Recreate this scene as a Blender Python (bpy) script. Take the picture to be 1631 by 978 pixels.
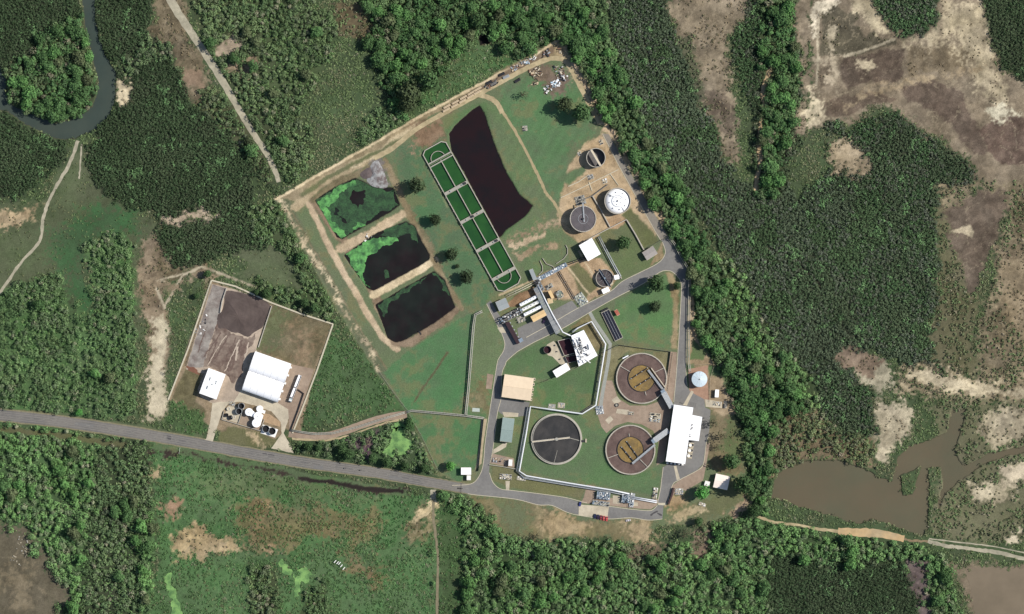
import bpy, math, random
import numpy as np
from mathutils import Vector
R = math.radians
S = 0.5                      # metres per unit of the site plan (1631 x 978 units)
CX, CY = 815.5, 489.0
scene = bpy.context.scene
for o in list(bpy.data.objects): bpy.data.objects.remove(o)
COL = scene.collection
rnd = random.Random(7)

# ------------------------------------------------------------------ camera, sky, sun, exposure
H = 2500.0
cd = bpy.data.cameras.new('survey_camera'); cam = bpy.data.objects.new('survey_camera', cd); COL.objects.link(cam)
cam.location = (0, 0, H); cam.rotation_euler = (0, 0, 0)
cd.sensor_width = 36; cd.lens = 36*H/(1631*S); cd.clip_start = 10; cd.clip_end = 20000
scene.camera = cam
SUN_EL, SUN_AZ = 43.0, 14.0          # elevation; direction to the sun counter-clockwise from +X (east)
w = bpy.data.worlds.new('World'); scene.world = w; w.use_nodes = True
nt = w.node_tree; bg = nt.nodes['Background']
sky = nt.nodes.new('ShaderNodeTexSky'); sky.sky_type = 'NISHITA'; sky.sun_disc = False
sky.sun_elevation = R(SUN_EL); sky.sun_rotation = R(90-SUN_AZ)
nt.links.new(sky.outputs[0], bg.inputs[0]); bg.inputs[1].default_value = 0.092
sl = bpy.data.lights.new('sun', 'SUN'); sun = bpy.data.objects.new('sun', sl); COL.objects.link(sun)
sl.energy = 4.7; sl.angle = R(0.5); sl.color = (1.0, 0.955, 0.89)
d = Vector((math.cos(R(SUN_AZ))*math.cos(R(SUN_EL)), math.sin(R(SUN_AZ))*math.cos(R(SUN_EL)), math.sin(R(SUN_EL))))
sun.rotation_euler = d.to_track_quat('Z', 'Y').to_euler(); sun.location = (200, 60, 400)
vs = scene.view_settings; vs.view_transform = 'Standard'; vs.look = 'None'; vs.exposure = 0.22; vs.gamma = 1.0
vs.use_curve_mapping = False

# ------------------------------------------------------------------ helpers
def lin(c):
    c = np.asarray(c, float)/255.0
    return np.where(c <= 0.04045, c/12.92, ((c+0.055)/1.055)**2.4)
def PX(x, y): return ((x-CX)*S, (CY-y)*S)
def PL(s): return [tuple(float(v) for v in q.split(',')) for q in s.split()]

def mat(name, rgb, rough=0.8, var=0.12, scale=0.6, bump=0.0, metal=0.0, rgb2=None, scale2=0.08, spec=0.3):
    m = bpy.data.materials.new(name); m.use_nodes = True
    t = m.node_tree; b = t.nodes['Principled BSDF']
    c = tuple(lin(rgb)) + (1,)
    tc = t.nodes.new('ShaderNodeTexCoord')
    n = t.nodes.new('ShaderNodeTexNoise'); n.inputs['Scale'].default_value = scale; n.inputs['Detail'].default_value = 6
    t.links.new(tc.outputs['Object'], n.inputs['Vector'])
    mr = t.nodes.new('ShaderNodeMapRange'); mr.inputs[1].default_value = 0.3; mr.inputs[2].default_value = 0.7
    mr.inputs[3].default_value = 1-var; mr.inputs[4].default_value = 1+var
    t.links.new(n.outputs[0], mr.inputs[0])
    base = None
    if rgb2:
        n2 = t.nodes.new('ShaderNodeTexNoise'); n2.inputs['Scale'].default_value = scale2; n2.inputs['Detail'].default_value = 7
        n2.inputs['Roughness'].default_value = 0.65
        t.links.new(tc.outputs['Object'], n2.inputs['Vector'])
        r2 = t.nodes.new('ShaderNodeMapRange'); r2.inputs[1].default_value = 0.42; r2.inputs[2].default_value = 0.6
        t.links.new(n2.outputs[0], r2.inputs[0])
        mx = t.nodes.new('ShaderNodeMix'); mx.data_type = 'RGBA'
        mx.inputs[6].default_value = c; mx.inputs[7].default_value = tuple(lin(rgb2)) + (1,)
        t.links.new(r2.outputs[0], mx.inputs[0]); base = mx.outputs[2]
    vm = t.nodes.new('ShaderNodeVectorMath'); vm.operation = 'SCALE'
    if base: t.links.new(base, vm.inputs[0])
    else: vm.inputs[0].default_value = c[:3]
    t.links.new(mr.outputs[0], vm.inputs['Scale'])
    t.links.new(vm.outputs[0], b.inputs['Base Color'])
    b.inputs['Roughness'].default_value = rough; b.inputs['Metallic'].default_value = metal
    b.inputs['Specular IOR Level'].default_value = spec
    if bump:
        bp = t.nodes.new('ShaderNodeBump'); bp.inputs['Strength'].default_value = bump; bp.inputs['Distance'].default_value = 0.3
        t.links.new(n.outputs[0], bp.inputs['Height']); t.links.new(bp.outputs[0], b.inputs['Normal'])
    return m

def attr_mat(name, nscale, var, rough=0.9, bump=0.3, bdist=0.4, rand=0.0, spec=0.15, trans=0.0):
    m = bpy.data.materials.new(name); m.use_nodes = True
    t = m.node_tree; b = t.nodes['Principled BSDF']
    a = t.nodes.new('ShaderNodeAttribute'); a.attribute_name = 'Col'
    tc = t.nodes.new('ShaderNodeTexCoord')
    n = t.nodes.new('ShaderNodeTexNoise'); n.inputs['Scale'].default_value = nscale; n.inputs['Detail'].default_value = 5
    n.inputs['Roughness'].default_value = 0.7
    t.links.new(tc.outputs['Object'], n.inputs['Vector'])
    mr = t.nodes.new('ShaderNodeMapRange'); mr.inputs[1].default_value = 0.3; mr.inputs[2].default_value = 0.7
    mr.inputs[3].default_value = 1-var; mr.inputs[4].default_value = 1+var
    t.links.new(n.outputs[0], mr.inputs[0])
    fac = mr.outputs[0]
    if rand:
        oi = t.nodes.new('ShaderNodeObjectInfo')
        r2 = t.nodes.new('ShaderNodeMapRange'); r2.inputs[3].default_value = 1-rand; r2.inputs[4].default_value = 1+rand
        t.links.new(oi.outputs['Random'], r2.inputs[0])
        mu = t.nodes.new('ShaderNodeMath'); mu.operation = 'MULTIPLY'
        t.links.new(fac, mu.inputs[0]); t.links.new(r2.outputs[0], mu.inputs[1]); fac = mu.outputs[0]
    vm = t.nodes.new('ShaderNodeVectorMath'); vm.operation = 'SCALE'
    t.links.new(a.outputs['Color'], vm.inputs[0]); t.links.new(fac, vm.inputs['Scale'])
    t.links.new(vm.outputs[0], b.inputs['Base Color'])
    b.inputs['Roughness'].default_value = rough; b.inputs['Specular IOR Level'].default_value = spec
    if bump:
        bp = t.nodes.new('ShaderNodeBump'); bp.inputs['Strength'].default_value = bump; bp.inputs['Distance'].default_value = bdist
        t.links.new(n.outputs[0], bp.inputs['Height']); t.links.new(bp.outputs[0], b.inputs['Normal'])
    return m

def tag(o, label=None, cat=None, group=None, kind=None):
    if label: o['label'] = label
    if cat: o['category'] = cat
    if group: o['group'] = group
    if kind: o['kind'] = kind
    return o
def link(name, me, m=None, parent=None):
    o = bpy.data.objects.new(name, me); COL.objects.link(o)
    if m and not me.materials: me.materials.append(m)
    if parent: o.parent = parent
    return o
def thing(name, label, cat, loc=(0, 0, 0), rz=0.0, group=None):
    o = bpy.data.objects.new(name, None); COL.objects.link(o)
    o.location = loc; o.rotation_euler = (0, 0, rz); o.empty_display_size = 0.5
    return tag(o, label, cat, group)
def dup(root, loc, rz, label=None, group=None, sc=None):
    r = root.copy(); COL.objects.link(r); r.location = loc; r.rotation_euler = (0, 0, rz)
    if sc: r.scale = sc
    if label: r['label'] = label
    if group: r['group'] = group
    for ch in list(root.children):
        c = ch.copy(); COL.objects.link(c); c.parent = r
        for g in ch.children:
            q = g.copy(); COL.objects.link(q); q.parent = c
    return r

class MB:
    def __init__(s): s.v = []; s.f = []
    def add(s, vs, fs):
        k = len(s.v); s.v += [tuple(v) for v in vs]; s.f += [tuple(i+k for i in f) for f in fs]; return s
    def box(s, cx, cy, z0, wx, wy, h, a=0.0, tz=0.0):
        ca, sa = math.cos(a), math.sin(a); vs = []
        for z in (z0, z0+h):
            for x, y in ((-wx/2, -wy/2), (wx/2, -wy/2), (wx/2, wy/2), (-wx/2, wy/2)):
                vs.append((cx+x*ca-y*sa, cy+x*sa+y*ca, z))
        return s.add(vs, [(3, 2, 1, 0), (4, 5, 6, 7), (0, 1, 5, 4), (1, 2, 6, 5), (2, 3, 7, 6), (3, 0, 4, 7)])
    def bar(s, a, b, wd, h, z0, z1=None):            # level beam from a to b (xy), width wd, height h
        z1 = z0 if z1 is None else z1
        ax, ay = a; bx, by = b; L = math.hypot(bx-ax, by-ay) or 1e-6
        nx, ny = -(by-ay)/L*wd/2, (bx-ax)/L*wd/2
        vs = [(ax-nx, ay-ny, z0), (bx-nx, by-ny, z1), (bx+nx, by+ny, z1), (ax+nx, ay+ny, z0),
              (ax-nx, ay-ny, z0+h), (bx-nx, by-ny, z1+h), (bx+nx, by+ny, z1+h), (ax+nx, ay+ny, z0+h)]
        return s.add(vs, [(3, 2, 1, 0), (4, 5, 6, 7), (0, 1, 5, 4), (1, 2, 6, 5), (2, 3, 7, 6), (3, 0, 4, 7)])
    def cyl(s, cx, cy, z0, r, h, n=24, r2=None, cap=True):
        r2 = r if r2 is None else r2
        vs = [(cx+r*math.cos(2*math.pi*i/n), cy+r*math.sin(2*math.pi*i/n), z0) for i in range(n)]
        vs += [(cx+r2*math.cos(2*math.pi*i/n), cy+r2*math.sin(2*math.pi*i/n), z0+h) for i in range(n)]
        fs = [(i, (i+1) % n, n+(i+1) % n, n+i) for i in range(n)]
        if cap: fs += [tuple(range(n-1, -1, -1)), tuple(range(n, 2*n))]
        return s.add(vs, fs)
    def ring(s, cx, cy, z0, ro, ri, h, n=64, a0=0.0, a1=None):
        full = a1 is None; a1 = a0+2*math.pi if full else a1
        m = n if full else n+1
        vs = []
        for i in range(m):
            a = a0+(a1-a0)*i/n; c, q = math.cos(a), math.sin(a)
            vs += [(cx+ro*c, cy+ro*q, z0), (cx+ro*c, cy+ro*q, z0+h), (cx+ri*c, cy+ri*q, z0+h), (cx+ri*c, cy+ri*q, z0)]
        fs = []
        for i in range(n):
            j = (i+1) % m
            for k in range(4): fs.append((i*4+k, j*4+k, j*4+(k+1) % 4, i*4+(k+1) % 4))
        if not full: fs += [(0, 1, 2, 3), (m*4-1, m*4-2, m*4-3, m*4-4)]
        return s.add(vs, fs)
    def tube(s, pts, r, n=8):
        P = [Vector(p) for p in pts]; rings = []
        for i, p in enumerate(P):
            t = (P[min(i+1, len(P)-1)]-P[max(i-1, 0)]).normalized()
            u = t.cross(Vector((0, 0, 1)))
            u = u.normalized() if u.length > 1e-4 else Vector((1, 0, 0))
            v = t.cross(u).normalized()
            rr = r[i] if isinstance(r, (list, tuple)) else r
            rings.append([p+(u*math.cos(2*math.pi*k/n)+v*math.sin(2*math.pi*k/n))*rr for k in range(n)])
        vs = [q for rg in rings for q in rg]
        fs = [(i*n+k, i*n+(k+1) % n, (i+1)*n+(k+1) % n, (i+1)*n+k) for i in range(len(P)-1) for k in range(n)]
        fs += [tuple(range(n-1, -1, -1)), tuple((len(P)-1)*n+k for k in range(n))]
        return s.add(vs, fs)
    def prism(s, pts, z0, z1):
        n = len(pts)
        if sum(pts[i][0]*pts[(i+1) % n][1]-pts[(i+1) % n][0]*pts[i][1] for i in range(n)) < 0: pts = pts[::-1]
        vs = [(x, y, z0) for x, y in pts]+[(x, y, z1) for x, y in pts]
        return s.add(vs, [tuple(range(n-1, -1, -1)), tuple(range(n, 2*n))]+[(i, (i+1) % n, n+(i+1) % n, n+i) for i in range(n)])
    def build(s, name, m, parent=None, smooth=False):
        me = bpy.data.meshes.new(name); me.from_pydata([tuple(v) for v in s.v], [], s.f); me.validate(); me.update()
        if smooth: me.shade_smooth()
        return link(name, me, m, parent)

# ---- value noise (numpy)
def vnoise(x, y, seed):
    rs = np.random.RandomState(seed); T = rs.rand(256, 256)
    xi = np.floor(x).astype(int); yi = np.floor(y).astype(int); fx = x-xi; fy = y-yi
    fx = fx*fx*(3-2*fx); fy = fy*fy*(3-2*fy)
    a = T[xi & 255, yi & 255]; b = T[(xi+1) & 255, yi & 255]; c = T[xi & 255, (yi+1) & 255]; e = T[(xi+1) & 255, (yi+1) & 255]
    return (a*(1-fx)+b*fx)*(1-fy)+(c*(1-fx)+e*fx)*fy
def fbm(x, y, size, seed, oct=4, gain=0.5):
    t = 0; a = 1; n = 0
    for i in range(oct):
        t = t+a*vnoise(x/size*2**i+17.3*i, y/size*2**i+5.1*i, seed+i); n += a; a *= gain
    return t/n*2-1
def pip(px, py, poly):
    ins = np.zeros(px.shape, bool); n = len(poly)
    for i in range(n):
        x1, y1 = poly[i]; x2, y2 = poly[(i+1) % n]
        if y1 == y2: continue
        c = ((y1 > py) != (y2 > py)) & (px < (x2-x1)*(py-y1)/(y2-y1)+x1)
        ins ^= c
    return ins
def segdist(px, py, pts, closed):
    dd = np.full(px.shape, 1e9, np.float32); n = len(pts)
    for i in range(n if closed else n-1):
        x1, y1 = pts[i]; x2, y2 = pts[(i+1) % n]
        L = (x2-x1)**2+(y2-y1)**2
        t = np.clip(((px-x1)*(x2-x1)+(py-y1)*(y2-y1))/max(L, 1e-6), 0, 1)
        dd = np.minimum(dd, np.hypot(px-x1-t*(x2-x1), py-y1-t*(y2-y1)))
    return dd

def smooth_pts(pts, k=6, closed=False):
    n = len(pts); out = []
    for i in range(n if closed else n-1):
        p0 = pts[(i-1) % n] if closed or i > 0 else pts[0]; p1 = pts[i]; p2 = pts[(i+1) % n]
        p3 = pts[(i+2) % n] if closed or i+2 < n else pts[-1]
        for j in range(k):
            t = j/k
            out.append(tuple(0.5*((2*p1[q])+(-p0[q]+p2[q])*t+(2*p0[q]-5*p1[q]+4*p2[q]-p3[q])*t*t+(-p0[q]+3*p1[q]-3*p2[q]+p3[q])*t**3) for q in (0, 1)))
    if not closed: out.append(tuple(pts[-1]))
    return out
def rough(pts, amp, step=2.5, seed=0):
    r = random.Random(seed+len(pts)); out = []; n = len(pts)
    for i in range(n):
        a = pts[i]; b = pts[(i+1) % n]; L = math.hypot(b[0]-a[0], b[1]-a[1]); k = max(1, int(L/step))
        for j in range(k):
            t = j/k; out.append((a[0]+(b[0]-a[0])*t+r.uniform(-amp, amp), a[1]+(b[1]-a[1])*t+r.uniform(-amp, amp)))
    return out
def frayed(pts, amp, step=1.6, size=7.0, seed=900):
    out = []; n = len(pts)
    for i in range(n):
        p, q = pts[i], pts[(i+1) % n]; k = max(1, int(math.hypot(q[0]-p[0], q[1]-p[1])/step))
        out += [(p[0]+(q[0]-p[0])*j/k, p[1]+(q[1]-p[1])*j/k) for j in range(k)]
    A = np.array(out); dx = fbm(A[:, 0], A[:, 1], size, seed, 4, .6)*amp; dy = fbm(A[:, 0], A[:, 1], size, seed+7, 4, .6)*amp
    return [tuple(v) for v in np.stack([A[:, 0]+dx, A[:, 1]+dy], 1)]
CLEAR = []
def tri_sheet(name, pts_px, z, m, kind='structure', label=None):
    from mathutils.geometry import tessellate_polygon
    if (kind == 'structure' and 'water' not in name) or name == 'algae': CLEAR.append(('p', pts_px, 0))
    P = [PX(*p) for p in pts_px]
    if sum(P[i][0]*P[(i+1) % len(P)][1]-P[(i+1) % len(P)][0]*P[i][1] for i in range(len(P))) < 0: P = P[::-1]
    tr = tessellate_polygon([[Vector((x, y, 0)) for x, y in P]])
    me = bpy.data.meshes.new(name); me.from_pydata([(x, y, z) for x, y in P], [], [tuple(t) for t in tr]); me.update()
    fl = [p for p in me.polygons if p.normal.z < 0]
    if fl:
        me2 = bpy.data.meshes.new(name)
        me2.from_pydata([(x, y, z) for x, y in P], [], [tuple(p.vertices)[::-1] if p.normal.z < 0 else tuple(p.vertices) for p in me.polygons]); me2.update(); me = me2
    o = link(name, me, m); tag(o, label, None, None, kind); return o
def ribbon(name, pts, wd, z, m, amp=0.0, k=6, seed=1, kind='structure', h=0.0):
    q = smooth_pts(pts, k) if k > 1 else pts
    if not h: CLEAR.append(('l', pts, wd(0.5) if callable(wd) else wd))
    r = random.Random(seed); L = []; Rr = []
    for i, p in enumerate(q):
        a = q[max(i-1, 0)]; b = q[min(i+1, len(q)-1)]; l = math.hypot(b[0]-a[0], b[1]-a[1]) or 1
        nx, ny = -(b[1]-a[1])/l, (b[0]-a[0])/l
        ww = wd if not callable(wd) else wd(i/(len(q)-1))
        w1 = ww/2+r.uniform(-amp, amp); w2 = ww/2+r.uniform(-amp, amp)
        L.append(PX(p[0]+nx*w1, p[1]+ny*w1)); Rr.append(PX(p[0]-nx*w2, p[1]-ny*w2))
    n = len(q); vs = [(x, y, z+h) for x, y in L]+[(x, y, z+h) for x, y in Rr]
    fs = [(i, i+1, n+i+1, n+i) for i in range(n-1)]
    if h:
        vs += [(x, y, z) for x, y in L]+[(x, y, z) for x, y in Rr]
        fs += [(2*n+i, 2*n+i+1, i+1, i) for i in range(n-1)]+[(n+i, n+i+1, 3*n+i+1, 3*n+i) for i in range(n-1)]
    me = bpy.data.meshes.new(name); me.from_pydata(vs, [], fs); me.update()
    return tag(link(name, me, m), None, None, None, kind)
# ------------------------------------------------------------------ the land: zones of soil, grass, water
# (outline, soil colour, vegetation, feather, edge warp)   later zones lie over earlier ones
Z = []
def z(s, c, v=None, f=3, wp=5, k=0): Z.append((PL(s), c, v, f, wp, k, None))
def rb(s, wd, c, v=None, f=2, wp=1.5, k=0): Z.append((PL(s), c, v, f, wp, k, wd))     # strip along a line
GRN = (64, 80, 52); MUD = (54, 64, 46); FL = (116, 104, 86); PALE = (160, 150, 127); SAND = (178, 165, 136); TAN = (140, 124, 98)
LAWN = (78, 104, 66); DRY = (112, 104, 76)
# west
z('-60,320 75,320 100,260 130,235 150,290 195,325 262,350 255,385 240,420 228,520 222,560 214,665 195,665 205,420 180,370 150,375 130,430 150,500 120,495 95,445 60,445 20,465 -60,500', (76, 86, 60), 'gs')
z('85,385 130,340 160,330 215,335 218,365 190,380 160,375 135,430 150,505 120,490 95,440', (54, 86, 52), 'gs', 8)
z('-60,485 20,462 60,445 95,440 125,495 152,510 140,430 132,400 165,372 205,385 214,430 217,520 212,655 150,675 60,655 -60,640', (70, 98, 58), 'wm')
z('-60,-60 140,-60 133,0 131,40 108,45 80,40 60,68 38,92 0,112 -60,120', MUD, 'md')
z('58,68 82,38 105,30 132,20 145,60 155,100 158,145 145,175 110,192 88,196 40,178 8,160 8,118 38,92', (62, 70, 48), 'wb')
z('152,-60 235,-60 243,0 246,42 236,76 205,92 190,104 172,98 158,55', MUD, 'md')
z('243,-60 290,-40 300,60 330,110 350,150 330,190 300,160 270,90 240,70 246,30', (104, 94, 74), 'sp')
z('186,112 205,92 225,68 245,60 275,85 296,130 308,170 372,190 410,240 440,290 455,330 420,345 335,335 300,345 270,350 190,322 158,300 140,270 139,235 150,212 178,180', MUD, 'md')
z('330,130 365,160 408,220 440,280 430,300 400,260 370,215 320,175', (70, 74, 52), 'wm')
z('235,60 275,75 285,110 262,95 240,95 205,130 196,110', MUD, 'wm')
z('297,108 322,112 328,140 300,142 294,128', (122, 103, 84), None)
z('186,130 200,125 207,160 195,172 186,165', SAND, 'sp')
z('-60,172 12,180 55,207 105,222 108,238 95,262 62,292 35,312 -60,330', MUD, 'md')
z('-60,345 30,332 62,330 55,350 20,360 -60,372', (150, 132, 102), 'sp')
z('245,395 262,350 300,350 345,345 400,320 455,320 470,395 440,405 400,410 350,405 300,440 255,440', MUD, 'md')
z('265,350 300,337 342,342 330,352 290,358', (168, 152, 130), None)
z('390,400 450,395 480,420 515,500 480,490 420,460 380,440', (78, 88, 62), 'gs')
z('225,395 245,372 262,400 275,430 330,420 345,440 320,470 280,560 262,640 268,670 232,668 238,590 230,520 222,470', (118, 104, 84), 'sp')
z('250,400 258,440 290,520 300,445 330,420 300,430 265,430', (98, 88, 66), 'sp')
z('238,512 258,505 268,530 264,600 268,645 258,672 232,668 236,600 244,560', (172, 162, 136), None, 3, 6)
z('262,455 300,430 330,445 290,560 268,640 264,600 270,540', (66, 84, 54), 'sc')
rb('250,460 262,490 290,440 320,425 342,432 375,445 410,458', 4, PALE)
rb('262,448 250,447 310,432', 3, PALE)
rb('250,445 275,462 330,430', 7, (125, 110, 88), None, 3, 4)
# north-west
z('285,-60 460,-60 480,60 470,110 455,200 450,300 430,262 386,172 332,82', (62, 72, 48), 'wm')
z('345,70 370,55 385,75 360,90 345,85', (150, 135, 115), None, 3, 4)
z('380,105 408,92 410,105 390,118 362,112', (135, 118, 96), None, 3, 4)
z('455,20 520,40 600,60 615,120 640,170 600,215 520,262 470,292 452,280 470,200 460,120', (66, 82, 54), 'sc')
z('400,-60 480,-20 540,40 515,110 480,170 505,230 470,292 440,290 430,200', (64, 78, 50), 'wm')
z('560,230 600,170 640,160 650,190 600,225', (66, 84, 54), 'wm')
z('530,0 620,10 625,60 590,72 540,50', (94, 84, 62), 'sm')
z('590,60 580,-60 905,-60 905,20 893,60 840,88 720,150 640,195 620,150 600,100', (60, 76, 46), 'wb')
z('760,60 800,75 835,95 780,125 720,155 665,180 690,140', (66, 94, 56), 'sc')
z('760,50 778,55 782,70 764,72', (24, 20, 22), None, 2, 3)
z('400,270 440,300 450,320 500,450 560,540 620,600 640,650 560,645 500,590 540,515 440,480 450,420 430,380 410,340', (62, 80, 50), 'sc')
z('395,330 440,320 470,370 520,470 535,510 470,490 420,470 390,440 450,440 470,420 440,400 400,370', (62, 78, 48), 'wm')
z('380,400 440,392 470,430 480,460 430,455 395,440', (80, 90, 64), 'gs')
z('525,515 600,590 650,655 560,660 475,690 500,600', (66, 92, 56), 'sg')
# north-east and east
z('955,-60 1062,-60 1062,0 1085,70 1115,125 1138,190 1152,250 1180,295 1225,320 1260,330 1330,250 1420,180 1500,235 1575,280 1510,330 1492,400 1520,440 1540,500 1560,560 1500,600 1440,590 1390,560 1370,600 1395,650 1390,700 1330,700 1290,600 1240,560 1180,440 1100,330 1040,240 985,130', MUD, 'mg')
z('1180,290 1260,300 1330,400 1300,520 1250,500 1190,430', MUD, 'mg')
z('1320,230 1420,175 1480,215 1560,265 1540,290 1470,330 1440,420 1400,330 1330,300', MUD, 'mx')
z('1240,400 1350,430 1450,400 1480,480 1420,560 1330,520 1270,480', MUD, 'mx')
z('1050,-60 1195,-60 1190,30 1165,60 1162,110 1172,180 1178,262 1152,255 1138,195 1112,130 1082,70', (124, 112, 92), 'sp')
z('1075,60 1100,55 1130,160 1120,175', (84, 84, 66), 'sm')
z('1120,150 1150,140 1172,185 1165,225 1140,195', (88, 78, 66), 'sp')
z('1190,-60 1268,-60 1268,0 1278,60 1288,130 1282,200 1262,255 1240,320 1205,312 1198,200 1176,120 1166,60 1190,30', (54, 62, 44), 'mx')
z('1212,-60 1262,-60 1262,0 1268,60 1272,130 1266,200 1250,255 1232,318 1206,312 1210,240 1208,180 1214,120 1212,60', (60, 72, 46), 'wb')
rb('1226,112 1219,132 1215,150 1219,168', 7, (176, 152, 116), None, 2, 2)
rb('1213,192 1209,230 1212,252 1206,280 1205,300', 7, (176, 152, 116), None, 2, 2)
z('1262,-60 1285,-60 1293,60 1292,130 1285,200 1262,220 1280,150 1272,60', (122, 110, 92), 'sp')
z('1285,-60 1567,-60 1580,60 1600,112 1650,130 1700,130 1700,340 1600,330 1560,290 1530,245 1478,212 1430,176 1400,170 1350,196 1292,210 1290,100', FL, None, 4, 4)
z('1305,15 1330,8 1345,20 1358,15 1368,30 1355,40 1368,45 1372,58 1395,50 1400,58 1428,62 1425,70 1390,76 1350,88 1320,92 1304,86 1306,60 1312,40', (82, 77, 62), 'sp', 1, 5)
z('1345,92 1380,82 1420,75 1440,78 1434,95 1437,120 1410,135 1380,130 1350,142 1338,122', (86, 74, 63), None, 1, 6)
z('1303,112 1330,100 1332,128 1308,142', (88, 78, 64), 'sp', 1, 5)
z('1432,140 1480,122 1500,128 1530,150 1542,170 1560,200 1575,240 1560,250 1530,215 1500,188 1470,168 1440,156', (90, 77, 66), None, 1.5, 7)
z('1440,75 1490,72 1540,70 1555,105 1500,112 1450,118', (106, 94, 74), 'sx', 2, 8)
z('1330,150 1400,148 1430,160 1380,172 1310,190 1308,170', (94, 81, 68), None, 1, 6)
z('1562,205 1590,188 1640,190 1660,262 1600,262 1572,238', (92, 76, 66), None, 1, 6)
z('1296,0 1335,-5 1330,12 1305,20 1300,40 1298,60 1293,30', (188, 178, 154), None, 2, 4)
z('1345,-10 1382,-10 1400,30 1425,52 1400,55 1385,40 1365,20', (160, 148, 120), None, 3, 4)
z('1322,40 1335,45 1328,80 1318,78', (148, 138, 116), None, 2, 4)
z('1362,95 1378,88 1398,98 1385,112 1370,108', (168, 155, 128), None, 2, 6)
z('1295,90 1340,90 1335,120 1325,140 1318,130 1325,105', (150, 138, 116), None, 3, 6)
z('1425,60 1470,62 1490,50 1500,0 1567,0 1575,70 1600,130 1560,150 1545,110 1520,60 1490,70 1460,78 1435,72', (152, 140, 114), 'sx', 6, 8)
z('1570,130 1610,140 1612,165 1570,160', (150, 138, 112), 'sx', 4, 6)
z('1575,172 1600,170 1618,185 1590,190', (172, 166, 142), None, 3, 5)
rb('1425,62 1400,72 1360,85 1345,90', 4, PALE)
rb('1560,110 1500,118 1450,125 1410,145 1370,158 1345,168', 3, (140, 124, 98), None, 3, 5)
rb('1430,140 1400,132 1370,150', 3, (138, 122, 98), None, 3, 4)
rb('1305,20 1302,60 1303,100 1300,135', 3, PALE, None, 2, 2)
z('1292,145 1305,155 1322,190 1300,205 1285,185', (176, 164, 136), 'sp', 3, 8)
z('1385,-60 1500,-60 1492,40 1475,58 1440,62 1425,40 1400,18 1388,0', MUD, 'mx')
z('1567,-60 1720,-60 1720,140 1631,130 1600,112 1582,75 1572,40', MUD, 'md')
z('1322,225 1350,218 1372,240 1388,268 1368,288 1350,270 1325,275', (140, 126, 102), 'sp', 3, 6)
z('1318,195 1340,195 1345,215 1320,218', MUD, 'mx')
z('1500,330 1560,300 1605,300 1610,335 1590,360 1600,380 1570,410 1560,480 1545,475 1530,440 1510,390 1498,360', (94, 82, 70), None, 2, 6)
z('1534,360 1545,357 1552,370 1548,378 1535,370 1512,370', (160, 148, 122), None, 2, 3)
z('1490,300 1545,288 1610,290 1700,300 1700,640 1560,610 1555,520 1590,440 1580,420 1600,360 1612,330 1600,300 1560,300 1505,330', (112, 102, 80), 'sm', 4, 6)
z('1490,330 1505,360 1530,430 1545,480 1570,440 1555,520 1560,600 1500,610 1480,540 1490,480 1495,400', (92, 90, 66), 'sm', 4, 6)
z('1590,400 1631,390 1700,390 1700,560 1640,560 1600,500', (124, 110, 86), 'sp', 4, 8)
z('1430,590 1480,580 1540,600 1631,600 1700,600 1700,660 1631,650 1560,640 1480,640 1440,625', (130, 118, 94), 'sm', 4, 8)
z('1358,570 1378,558 1412,580 1425,600 1420,622 1395,620 1370,605 1360,600', (152, 145, 122), None, 3, 6)
z('1440,598 1470,592 1520,600 1545,610 1600,615 1700,628 1700,640 1600,625 1540,628 1500,618 1450,606', (172, 160, 132), None, 4, 6)
z('1385,560 1402,575 1395,600 1340,585 1335,560 1355,550', (112, 96, 80), 'sp')
z('1395,640 1440,640 1460,660 1455,690 1425,705 1418,740 1405,742 1398,710 1386,685', (158, 148, 124), 'sx', 3, 6)
z('1480,640 1560,640 1631,640 1720,640 1720,880 1631,870 1540,862 1480,850 1500,760', (96, 96, 72), 'sm', 4, 6)
z('1560,665 1600,650 1640,650 1640,700 1590,710 1560,690', (150, 140, 116), 'sp', 3, 6)
z('1540,770 1600,765 1620,790 1580,800 1550,790', (160, 150, 124), 'sp', 3, 6)
z('1590,742 1640,730 1640,770 1600,768', (164, 152, 128), None, 3, 6)
z('1600,855 1625,845 1626,866 1602,868', (168, 158, 134), None, 2, 4)
rb('1000,0 1008,20 1022,50 1032,85 1040,115 1046,140', 1.5, (30, 34, 28), None, 1.5, 2)
rb('1040,45 1060,62 1075,70', 1.5, (40, 42, 34), None, 1.5, 2)
rb('1223,395 1262,408 1280,430 1305,450 1330,500 1358,545', 2, (34, 36, 30), None, 1.5, 3)
# belt of trees east of the works
z('895,-60 962,-60 965,30 985,100 1012,160 1035,215 1062,262 1085,300 1105,345 1130,392 1172,430 1190,470 1215,520 1245,560 1275,600 1300,650 1330,705 1310,722 1250,742 1228,775 1222,830 1205,825 1192,790 1188,740 1180,690 1165,640 1150,600 1130,565 1116,540 1104,510 1100,450 1088,410 1062,370 1045,345 1030,315 1005,280 988,240 962,205 950,175 925,125 912,90 893,58', (54, 70, 42), 'wb', 2, 3)
z('1130,400 1185,440 1210,500 1240,552 1290,600 1330,700 1300,660 1250,600 1200,560 1160,480', (54, 70, 42), 'wd')
z('1230,660 1300,650 1390,700 1395,750 1330,728 1270,735 1230,760', (104, 92, 70), 'wm')
z('1290,600 1390,620 1395,690 1330,690', MUD, 'mx')
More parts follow.
